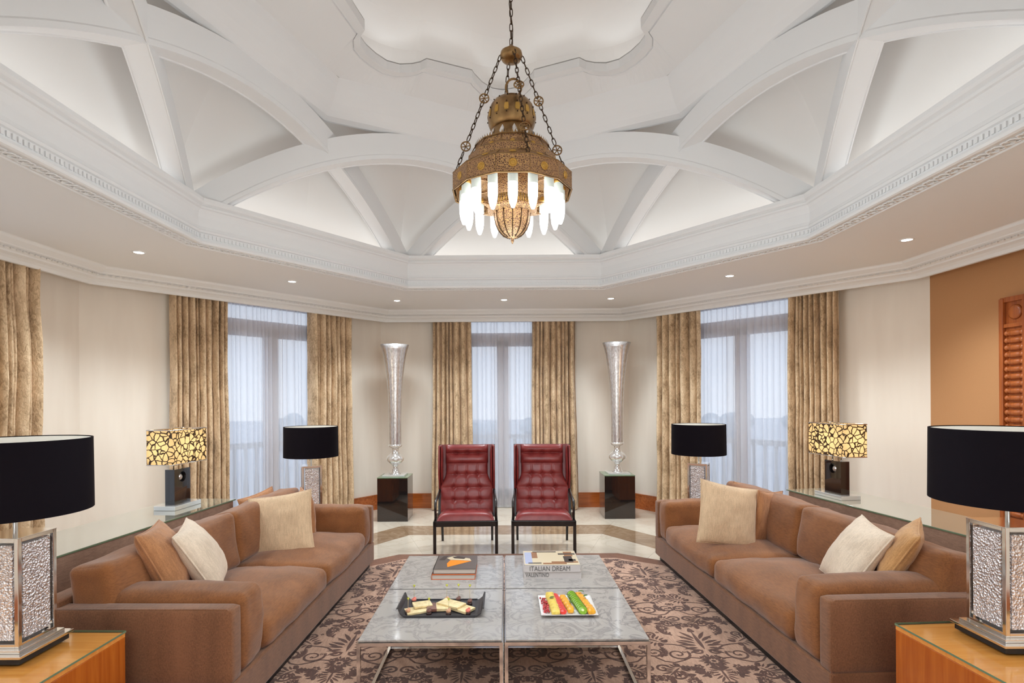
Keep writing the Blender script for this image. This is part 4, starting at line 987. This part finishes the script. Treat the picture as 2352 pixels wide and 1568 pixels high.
for k in range(14):
    a = 2 * math.pi * k / 14
    for (r, z, s_) in ((.1385, 3.225, .0045), (.1355, 3.285, .0045), (.112, 3.335, .004)):
        mb.sphere((r * math.cos(a) * 1.005, r * math.sin(a) * 1.005, zc(z)), s_, 6)
    T = Matrix.Rotation(a, 4, 'Z'); 
    mg.add([(.1412, -.011, zc(3.235)), (.1412, .011, zc(3.235)), (.1415, .0135, zc(3.25)), (.1375, .010, zc(3.275)), (.1375, -.010, zc(3.275)), (.1415, -.0135, zc(3.25))], [(0, 1, 2, 3, 4, 5)], 0, False, T)
mb.build('ball_holes', M['brass_dark'], ch)['kind'] = 'stuff'; mg.build('ball_gold_panels', M['brass_gold'], ch)['kind'] = 'stuff'
# lower drum, bowl, finial
mb = MB(); mb.lathe([(.15, zc(2.90)), (.145, zc(2.82)), (.12, zc(2.78)), (.118, zc(2.735)), (.146, zc(2.722)), (.148, zc(2.708)), (.12, zc(2.70)), (.104, zc(2.695))], 12, smooth=False, cap=False, phase=ph); mb.build('lower_drum', M['brass'], ch)
mb = MB()
for k in range(48):
    a = 2 * math.pi * k / 48; mb.tube([(.124 * math.cos(a), .124 * math.sin(a), zc(2.775)), (.126 * math.cos(a), .126 * math.sin(a), zc(2.728))], .0028, 5)
mb.build('drum_slats', M['brass_gold'], ch)['kind'] = 'stuff'
mb = MB(); mb.lathe([(.104, zc(2.70)), (.103, zc(2.67)), (.097, zc(2.635)), (.083, zc(2.60)), (.060, zc(2.572)), (.03, zc(2.555)), (.012, zc(2.548)), (.008, zc(2.54)), (.010, zc(2.535)), (.003, zc(2.518)), (.0001, zc(2.515))], 32, cap=False); bo = mb.build('bowl', M['brass'], ch)
mb = MB()
for k in range(12):
    a = 2 * math.pi * k / 12; mb.tube([(r * math.cos(a), r * math.sin(a), zc(z)) for r, z in ((.105, 2.70), (.104, 2.67), (.098, 2.634), (.084, 2.598), (.061, 2.57), (.03, 2.553))], .003, 5)
mb.build('bowl_ribs', M['brass_dark'], bo)
for k in range(6):
    a = ph + R(15) + k * math.pi / 3; T = Matrix.Rotation(a, 4, 'Z')
    mb = MB(); mb.box(.12, .335, -.006, .006, zc(2.85), zc(2.865), 0, T); mb.add([(.13, -.03, zc(2.705)), (.21, 0, zc(2.722)), (.13, .03, zc(2.705)), (.13, 0, zc(2.755))], [(0, 1, 2), (0, 3, 1), (1, 3, 2)], 0, False, T); mb.build('bracket_arm', M['brass'], ch)
for k in range(16):
    a = 2 * math.pi * k / 16 + R(-90); x, y = .282 * math.cos(a), .282 * math.sin(a)
    mb = MB(); mb.lathe([(.026, zc(2.828)), (.0275, zc(2.80)), (.027, zc(2.765))], 14, 0, Matrix.Translation((x, y, 0)), cap=False)
    nk = mb.build('glass_tube', M['bulb_neck'], ch)
    mb = MB(); mb.lathe([(.027, zc(2.765)), (.026, zc(2.70)), (.021, zc(2.665)), (.014, zc(2.645)), (.009, zc(2.632)), (.0001, zc(2.628))], 14, 0, Matrix.Translation((x, y, 0)), cap=False); mb.build('lit_tip', M['bulb'], nk)
    mb = MB(); mb.lathe([(.020, zc(2.86)), (.03, zc(2.84)), (.029, zc(2.826))], 12, 0, Matrix.Translation((x, y, 0))); mb.build('tube_holder', M['brass_gold'], nk)
l = bpy.data.lights.new('chandelier_light', 'POINT'); l.energy = 58; l.shadow_soft_size = .65; l.color = (.84, .95, 1)
lo = bpy.data.objects.new('chandelier_light', l); COL.objects.link(lo); lo.location = (CX, Yc, 1.95)
# suspension
ZCAN = 3.62
mb = MB(); mb.lathe([(.0001, zc(3.575)), (.03, zc(3.579)), (.055, zc(3.592)), (.066, zc(3.612)), (.062, zc(3.635)), (.035, zc(3.65)), (.008, zc(3.68))], 32, cap=False); mb.build('hanging_canopy', M['brass_plain'], ch)
def link(mb, c, d, ln, wd, r, flip):
    d = Vector(d).normalized(); s_ = d.cross(Vector((.3, .9, .1))).normalized(); o_ = d.cross(s_)
    if flip: s_ = o_
    pts = []
    for k in range(12):
        a = 2 * math.pi * k / 12; x = math.cos(a); y = math.sin(a)
        pts.append(Vector(c) + s_ * (wd * max(-.8, min(.8, x)) / .8) + d * ln * y)
    mb.tube(pts, r, 5, closed=True)
def chain(a, b, name, step=.036, ros=()):
    a, b = Vector(a), Vector(b); d = b - a; L = d.length; n = int(L / step); mb = MB()
    for k in range(n):
        t = (k + .5) / n
        if any(abs(t - q) * L < .03 for q in ros): continue
        link(mb, a + d * t, d, step * .62, .0085, .0028, k % 2)
    o = mb.build(name, M['brass_dark'], ch); o['kind'] = 'stuff'
    for q in ros:
        c = a + d * q; mr = MB(); dn = d.normalized(); sd = dn.cross(Vector((0, 1, 0))).normalized(); 
        mr.tube([c + (dn * math.cos(x) + sd * math.sin(x)) * .027 for x in [2 * math.pi * i / 16 for i in range(16)]], .004, 6, closed=True)
        for i in range(6): x = math.pi * i / 3; mr.tube([c, c + (dn * math.cos(x) + sd * math.sin(x)) * .026], .003, 5)
        mr.build('rosette', M['brass_plain'], o)
for k in range(4):
    a = R(6) + k * math.pi / 2 + (R(8) if k in (1, 3) else 0)
    chain((.062 * math.cos(a), .062 * math.sin(a), zc(3.615)), (.335 * math.cos(a), .335 * math.sin(a), zc(2.905)), 'suspension_chain', .036, (.36, .76))
mb = MB(); mb.tube([(.045 * math.cos(x) + .012, 0, zc(3.43) + .052 * math.sin(x)) for x in [2 * math.pi * i / 20 for i in range(20)]], .0065, 8, closed=True); mb.tube([(.012, 0, zc(3.365)), (.012, 0, zc(3.38))], .012, 8); mb.build('hanging_ring', M['brass_plain'], ch)
chain((0, 0, zc(3.675)), (0, 0, zc(4.925)), 'main_chain', .042)
mb = MB(); mb.tube([(.01 * math.sin(k * .9), .006, zc(3.675 + k * .05)) for k in range(26)], .003, 5); mb.build('cable', M['brass_dark'], ch)
# ------------------------------------------------------------------ books
def text(body, size, loc, rot, mat, parent, name='lettering', ext=.0004, sx=1):
    c = bpy.data.curves.new(name, 'FONT'); c.body = body; c.size = size; c.extrude = ext; c.align_x = 'LEFT'; c.materials.append(mat)
    o = bpy.data.objects.new(name, c); COL.objects.link(o); o.parent = parent; o.location = loc; o.scale = (sx, 1, 1); o.rotation_euler = rot
    bpy.context.view_layer.update(); me = bpy.data.meshes.new_from_object(o.evaluated_get(bpy.context.evaluated_depsgraph_get())); bpy.data.objects.remove(o)
    if not me.materials: me.materials.append(mat)
    o = bpy.data.objects.new(name, me); COL.objects.link(o); o.parent = parent; o.location = loc; o.rotation_euler = rot; o.scale = (sx, 1, 1); o['kind'] = 'stuff'; return o
pages = plain('book_pages', srgb(196, 186, 176), .8); dgray = plain('slate_cover', srgb(96, 86, 82), .35); orange = plain('orange_cover', srgb(206, 96, 40), .45)
orp = plain('orange_print', srgb(246, 140, 20), .35); cream = plain('cream_print', srgb(214, 196, 166), .35); ink = plain('grey_ink', srgb(96, 92, 90), .6); dark = plain('dark_print', srgb(58, 48, 46), .4); palebook = plain('pale_cover', srgb(200, 192, 190), .4); blueb = plain('pale_blue_print', srgb(170, 176, 204), .4); brownp = plain('brown_print', srgb(150, 104, 70), .4)
def book(loc, w, d, h, cover, label, name='book', cm=None, spine_front=False, cv=.003):
    t = thing(name, loc, label, 'book', 'books on the marble tables')
    mb = MB(); mb.box(-w / 2 + .004, w / 2 - .004, .004, d - .004, cv, h - cv); mb.build('pages', pages, t)
    mb = MB(); mb.box(-w / 2, w / 2, 0, d, 0, cv); mb.box(-w / 2, w / 2, 0, d, h - cv, h)
    if spine_front: mb.box(-w / 2, w / 2, -.001, .004, 0, h)
    else: mb.box(-w / 2, -w / 2 + .004, 0, d, 0, h)
    mb.build('cover', cm or cover, t); return t
XB = P(1041, 1300, 3.67).x
book((XB, 3.665, HT), .292, .315, .034, orange, 'bright orange edged book under the grey one on the far left table', cm=orange)
b = book((XB + .006, 3.675, HT + .0345), .285, .315, .034, dgray, 'grey book with an orange shape on its cover, top of the left pile', cm=dgray)
mb = MB(); z = .0346; mb.add([(-.05, .04, z), (.105, .175, z), (.02, .195, z), (-.045, .20, z), (-.062, .12, z)], [(0, 1, 2, 3, 4)]); mb.build('cover_orange_shape', orp, b)
mb = MB(); mb.add([(-.045, .205, z), (.02, .20, z), (.105, .18, z), (.09, .235, z), (.03, .27, z), (-.03, .30, z), (-.075, .25, z)], [tuple(range(7))]); mb.build('cover_cream_shape', cream, b)
mb = MB(); mb.add([(-.02, .24, z + .0004), (.05, .225, z + .0004), (.06, .26, z + .0004), (.01, .29, z + .0004), (-.04, .28, z + .0004)], [tuple(range(5))]); mb.add([(-.13, .20, z), (-.085, .20, z), (-.07, .30, z), (-.10, .30, z)], [(0, 1, 2, 3)]); mb.build('cover_dark_shape', dark, b)
XB2 = P(1268, 1300, 3.68).x
b = book((XB2 + .004, 3.675, HT), .385, .33, .046, palebook, 'pale grey thick book lettered VALENTINO on its spine, bottom of the right pile', cm=palebook, spine_front=True)
text('VALENTINO', .040, (-.183, -.0025, .012), (R(90), 0, 0), ink, b, sx=.72)
b = book((XB2 + .002, 3.668, HT + .0465), .375, .34, .046, palebook, 'pale thick book lettered ITALIAN DREAM on its spine, top of the right pile', cm=palebook, spine_front=True)
text('ITALIAN DREAM', .046, (-.155, -.0025, .008), (R(90), 0, 0), ink, b, sx=.82)
z = .0466; mb = MB(); mb.box(-.185, .185, .006, .334, .046, z); mb.build('cover_photo', cream, b)
rn = random.Random(7)
for (nm, m_, rects) in (('cover_blue_area', blueb, [(-.18, -.13, .03, .30)]), ('cover_brown_area', brownp, [(-.13, -.09, .16, .30), (-.06, .10, .02, .05), (.10, .16, .20, .31), (.0, .18, .05, .08)]), ('cover_dark_area', dark, [(-.16, -.07, .035, .055), (.09, .15, .06, .20), (-.12, .05, .30, .32), (.06, .18, .24, .27), (.12, .17, .09, .13)])):
    for (a0, a1, b0, b1) in rects: mb = MB(); mb.box(a0, a1, b0, b1, z, z + .0004 + .0001 * len(rects)); mb.build(nm, m_, b)
# ------------------------------------------------------------------ slate tray with cheese
xa, xb = P(930, 1420, 3.03).x, P(1092, 1420, 3.03).x; tx = (xa + xb) / 2; tw = .205
slate = plain('slate_black', srgb(52, 50, 54), .45)
ty = 3.03; td = .25
mb = MB(); prof = [(-tw - .038, .048), (-tw - .030, .050), (-tw - .020, .022), (-tw, .006), (-tw + .02, .002), (tw - .02, .002), (tw, .006), (tw + .020, .022), (tw + .030, .050), (tw + .038, .048)]
top = [(x, z + .006) for x, z in prof]
for k in range(len(prof) - 1):
    a, b2 = prof[k], prof[k + 1]; c, d = top[k], top[k + 1]
    mb.add([(a[0], 0, a[1]), (b2[0], 0, b2[1]), (b2[0], td, b2[1]), (a[0], td, a[1]), (c[0], 0, c[1]), (d[0], 0, d[1]), (d[0], td, d[1]), (c[0], td, c[1])], [(3, 2, 1, 0), (4, 5, 6, 7), (0, 1, 5, 4), (2, 3, 7, 6)])
mb.box(-tw + .01, tw - .01, -.002, .004, .0, .014); mb.box(-tw + .01, tw - .01, td - .004, td + .002, .0, .014)
tr = mb.build('serving_tray', slate, loc=(tx, ty, HT)); tag(tr, 'dark slate tray with upturned ends on the near left table', 'tray')
cheese = fabric('pale_cheese', srgb(222, 196, 140), srgb(234, 212, 164), 60, .5, .1); choc = fabric('brown_cheese', srgb(96, 56, 48), srgb(132, 84, 68), 90, .5, .2); pinkc = fabric('pink_canape', srgb(214, 96, 80), srgb(236, 140, 118), 90, .5, .3); pastry = fabric('pastry', srgb(196, 140, 104), srgb(220, 172, 136), 60, .6, .3); pick = plain('wooden_pick', srgb(206, 190, 150), .6); yel = plain('yellow_bead', srgb(206, 206, 70), .4); chocd = plain('chocolate', srgb(50, 26, 24), .35)
ZT = HT + .009
def slab(px, py, w, d, h, ang, m_, label, tilt=0, y=3.12, zz=0):
    p = P(px, py, y); t = MB(); t.box(-w / 2, w / 2, -d / 2, d / 2, 0, h); o = t.build('cheese_slice', m_, loc=(p.x, y, ZT + zz), rz=R(ang), bevel=.002); o.rotation_euler = (0, R(tilt), R(ang)); tag(o, label, 'cheese', 'cheese slices on the slate tray')
slab(957, 1398, .125, .088, .012, 24, cheese, 'pale cheese slice at the left end of the slate tray', y=3.10)
slab(970, 1392, .105, .08, .012, 20, cheese, 'pale cheese slice lying on top of the leftmost one', y=3.15, zz=.015)
slab(991, 1391, .055, .10, .016, 10, choc, 'dark brown cheese slice between the pale ones on the slate tray', y=3.13, zz=.004)
slab(1016, 1388, .075, .10, .016, 4, cheese, 'short pale cheese slice right of the brown one', y=3.14, zz=.003)
slab(1037, 1386, .15, .085, .013, -33, cheese, 'long pale cheese slice in the middle right of the slate tray', y=3.15, zz=.017)
slab(1060, 1391, .135, .088, .014, -38, cheese, 'long pale cheese slice at the right end of the slate tray', y=3.12, zz=.003)
def canape(px, y, body, base, hh, label, stick=.0, dx=0):
    p = P(px, 1400, y); t = thing('canape', (p.x, y, ZT - .0005), label, 'canape', 'canapes on the slate tray')
    mb = MB(); mb.lathe([(.0001, 0), (.014, 0), (.016, .004), (.014, .012), (.0001, .013)], 12, cap=False); mb.build('base', base, t)
    mb = MB(); mb.sphere((0, 0, .020), .0145, 10, 0, (1, 1, .8)); mb.sphere((.005, .003, .027), .009, 8); mb.build('topping', body, t)
    if stick:
        mb = MB(); mb.tube([(0, 0, .02), (.002, 0, stick)], .0011, 5); mb.build('pick', pick, t)
        mb = MB(); mb.sphere((.002, 0, stick), .0055, 8); mb.tube([(-.006, 0, stick + .004), (.002, 0, stick + .008), (.010, 0, stick + .004)], .0016, 5); mb.build('bead', yel, t)
canape(937, 3.065, pastry, chocd, 0, 'round pastry canape at the front left corner of the slate tray', .085)
canape(951, 3.23, pinkc, chocd, 0, 'pink topped canape with a pick at the back left of the slate tray', .10)
canape(985, 3.06, choc, chocd, 0, 'chocolate canape at the front of the slate tray, left of centre', .085)
canape(1030, 3.055, pastry, chocd, 0, 'pale pastry canape at the front of the slate tray, right of centre', .085)
canape(1075, 3.06, pinkc, chocd, 0, 'pink topped canape at the front right corner of the slate tray', .0)
canape(1026, 3.235, pastry, chocd, 0, 'pastry canape with a pick behind the middle cheese slices', .10)
canape(1053, 3.24, choc, chocd, 0, 'chocolate canape with a pick behind the right cheese slices', .10)
canape(1079, 3.20, choc, chocd, 0, 'chocolate canape with a pick at the back right of the slate tray', .11)
# ------------------------------------------------------------------ fruit plate
plate_m = plain('white_porcelain', (.82, .80, .78), .15, coat=.5)
pc = P(1302, 1395, 3.16); px0 = pc.x; py0 = 3.165; S = .158
def platef(u, v):
    x, y = (u - .5) * 2, (v - .5) * 2; m_ = max(abs(x), abs(y)); z = .006 + .014 * max(0, (m_ - .72) / .28) ** 1.4
    return (x * S, y * S * .96, z)
mb = MB(); mb.grid(platef, 24, 24); mb.grid(lambda u, v: (lambda p: (p[0] * (1 if True else 1), p[1], p[2] - .004))(platef(1 - u, v)), 24, 24)
for q in range(4):
    mb.grid(lambda u, v, q=q: (lambda a: (a[0], a[1], a[2] - .004 * v))(platef(*[(u, 0), (1, u), (1 - u, 1), (0, 1 - u)][q])), 24, 1)
mb.box(-.09, .09, -.085, .085, 0, .004)
o = mb.build('fruit_plate', plate_m, loc=(px0, py0, HT)); merge(o); tag(o, 'square white porcelain plate of cut fruit on the near right table', 'plate')
fm = {'kiwi': plain('kiwi_flesh', srgb(120, 160, 24), .35, sss=.0), 'kskin': plain('kiwi_rim', srgb(74, 84, 20), .6), 'kcore': plain('kiwi_core', srgb(206, 214, 150), .4), 'straw': fabric('strawberry', srgb(196, 22, 12), srgb(226, 54, 34), 80, .3, .2), 'pine': fabric('pineapple', srgb(214, 180, 60), srgb(228, 200, 96), 60, .4, .3), 'mango': fabric('mango', srgb(226, 148, 8), srgb(240, 176, 28), 50, .3, .15), 'pom': fabric('pomegranate', srgb(150, 14, 20), srgb(206, 50, 56), 60, .25, .2), 'mint': plain('mint_leaf', srgb(70, 100, 24), .5)}
ORD = 'frontmost second third fourth fifth sixth seventh eighth ninth tenth eleventh'.split()
def row(name, xs, ys, n, tiltf, builder, label, cat, grp):
    for k in range(n):
        f = k / max(1, n - 1); x = px0 + xs[0] + (xs[1] - xs[0]) * f; y = py0 + ys[0] + (ys[1] - ys[0]) * f
        t = builder(name, (x, y, HT + .0085), k); 
        t['label'] = ORD[k] + ' ' + label + (', counted from the front' if k < n - 1 else ', at the back end'); t['category'] = cat; t['group'] = grp
def disc(r, th, tilt, m_, mi2=None, mcore=None):
    def f(name, loc, k):
        t = bpy.data.objects.new(name, None); COL.objects.link(t); t.location = (loc[0], loc[1], loc[2] + r * math.cos(R(90 - tilt)) * 0 + r * math.sin(R(tilt)) * .92 + .002); t.rotation_euler = (R(tilt), 0, R(random.uniform(-6, 6)))
        mb = MB(); mb.lathe([(.0001, -th / 2), (r * .92, -th / 2), (r, 0), (r * .92, th / 2), (.0001, th / 2)], 18, cap=False); mb.build('flesh', m_, t)
        if mi2: mb = MB(); mb.lathe([(r * 1.01, -th * .4), (r * 1.03, 0), (r * 1.01, th * .4)], 18, cap=False); mb.build('skin', mi2, t)
        if mcore: mb = MB(); mb.lathe([(r * .3, th / 2 + .0004), (.0001, th / 2 + .0006)], 12, cap=False); mb.build('core', mcore, t)
        return t
    return f
random.seed(5)
row('kiwi_slice', (.078, .045), (-.105, .135), 11, None, disc(.027, .005, 38, fm['kiwi'], fm['kskin'], fm['kcore']), 'green kiwi slice on the fruit plate', 'kiwi slice', 'kiwi slices on the fruit plate')
row('strawberry_slice', (-.032, -.055), (-.105, .13), 9, None, disc(.021, .006, 32, fm['straw']), 'red strawberry slice on the fruit plate', 'strawberry slice', 'strawberry slices on the fruit plate')
def wedge(w, l, h, m_, jit=6):
    def f(name, loc, k):
        sb = soft_box(w, l, h, min(w, l, h) * .35, (.002, .002, .003), 6, k, .002); o = sb.build(name, m_, loc=(loc[0], loc[1], loc[2] + h / 2 + .003)); o.rotation_euler = (R(18), 0, R(random.uniform(-jit, jit))); return merge(o)
    return f
row('pineapple_piece', (-.075, -.088), (-.10, .13), 6, None, wedge(.048, .052, .022, fm['pine']), 'pale yellow pineapple piece on the plate', 'pineapple piece', 'pineapple pieces on the fruit plate')
row('mango_piece', (.012, -.012), (-.085, .09), 5, None, wedge(.036, .042, .024, fm['mango']), 'mango piece between strawberries and kiwi', 'mango piece', 'mango pieces in the middle of the fruit plate')
row('orange_segment', (.125, .088), (-.105, .13), 7, None, wedge(.042, .044, .024, fm['mango'], 14), 'golden orange segment on the plate', 'orange segment', 'orange segments at the right of the plate')
mb = MB()
for k in range(90):
    f = random.random(); mb.sphere((px0 - .122 - .010 * f + random.uniform(-.016, .016), py0 - .10 + .20 * f, HT + .012 + random.random() * .014), random.uniform(.0045, .0065), 5)
o = mb.build('pomegranate_seeds', fm['pom']); tag(o, 'heap of dark red pomegranate seeds at the left edge of the fruit plate', 'pomegranate seeds', None, 'stuff')
for k, (dx, dy, dz, lab) in enumerate(((-.082, .05, .042, 'on the pineapple'), (.02, -.03, .044, 'at the front of the mango row'), (.018, .075, .044, 'at the back of the mango row'), (.10, .125, .050, 'at the back of the orange row'), (.115, .05, .050, 'in the middle of the orange row'))):
    mb = MB(); mb.grid(lambda u, v: ((u - .5) * .034, (v - .5) * .020 * math.sin(math.pi * max(.03, min(.97, u))), .003 * math.sin(math.pi * v) + .004 * math.sin(math.pi * u)), 8, 4)
    o = mb.build('mint_leaf', fm['mint'], loc=(px0 + dx, py0 + dy, HT + dz), rz=R(30 + k * 47)); tag(o, 'small green mint leaf lying ' + lab + ' of the fruit plate' if False else 'small green mint leaf ' + lab + ' row' if 'row' not in lab else 'small green mint leaf ' + lab, 'mint leaf', 'mint leaves on the fruit')
# ------------------------------------------------------------------ carved wooden screen on the tan wall
X0 = 4.07; sc = thing('carved_screen', (X0 - .03, 3.84, .55), 'carved reddish wood screen of stacked turned spindles on the tan wall', 'wooden screen')
zb, ztp = .0, P(2312, 688, 4.44).z - .55; mb = MB()
ymax = .60; colw = .20; th = .025
for c in range(5):
    y1 = ymax - c * colw
    mb.box(-.03, .028, y1 - .035, y1, zb, ztp)
mb.box(-.02, .028, ymax - 4 * colw, ymax, ztp - .03, ztp + .01); mb.box(-.02, .028, ymax - 4 * colw, ymax, ztp - .235, ztp - .205); mb.box(-.02, .028, ymax - 4 * colw, ymax, zb, zb + .05); mb.box(.0, .028, ymax - 4 * colw, ymax, zb, ztp)
mb.build('frame', M['screen'], sc, bevel=.003)
zs = []; z = zb + .06
while z < ztp - .26: zs.append(z); z += .0575
proto = None
for c in range(4):
    y1 = ymax - c * colw - .035; y0 = y1 - (colw - .035)
    dm = MB(); dm.lathe([(.0001, .018), (.045, .016), (.058, .008), (.06, 0)], 20, 0, Matrix.Translation((-.0, (y0 + y1) / 2, ztp - .115)) @ Matrix.Rotation(R(-90), 4, 'Y')); dm.build('carved_boss', M['screen'], sc)
    if c == 0:
        pm = MB(); n = 9
        prof = [(.018, 0), (.024, .01), (.024, .02), (.016, .028), (.024, .04), (.024, colw - .035 - .04), (.016, colw - .035 - .028), (.024, colw - .035 - .02), (.024, colw - .035 - .01), (.018, colw - .035)]
        pm.lathe(prof, 12, 0, Matrix.Rotation(R(-90), 4, 'X'))
        proto = pm.build('spindle', M['screen'], sc, (-.002, y0, zs[0])); 
    for k, z in enumerate(zs):
        if c == 0 and k == 0: continue
        o = proto.copy(); COL.objects.link(o); o.location = (-.002, y0, z)
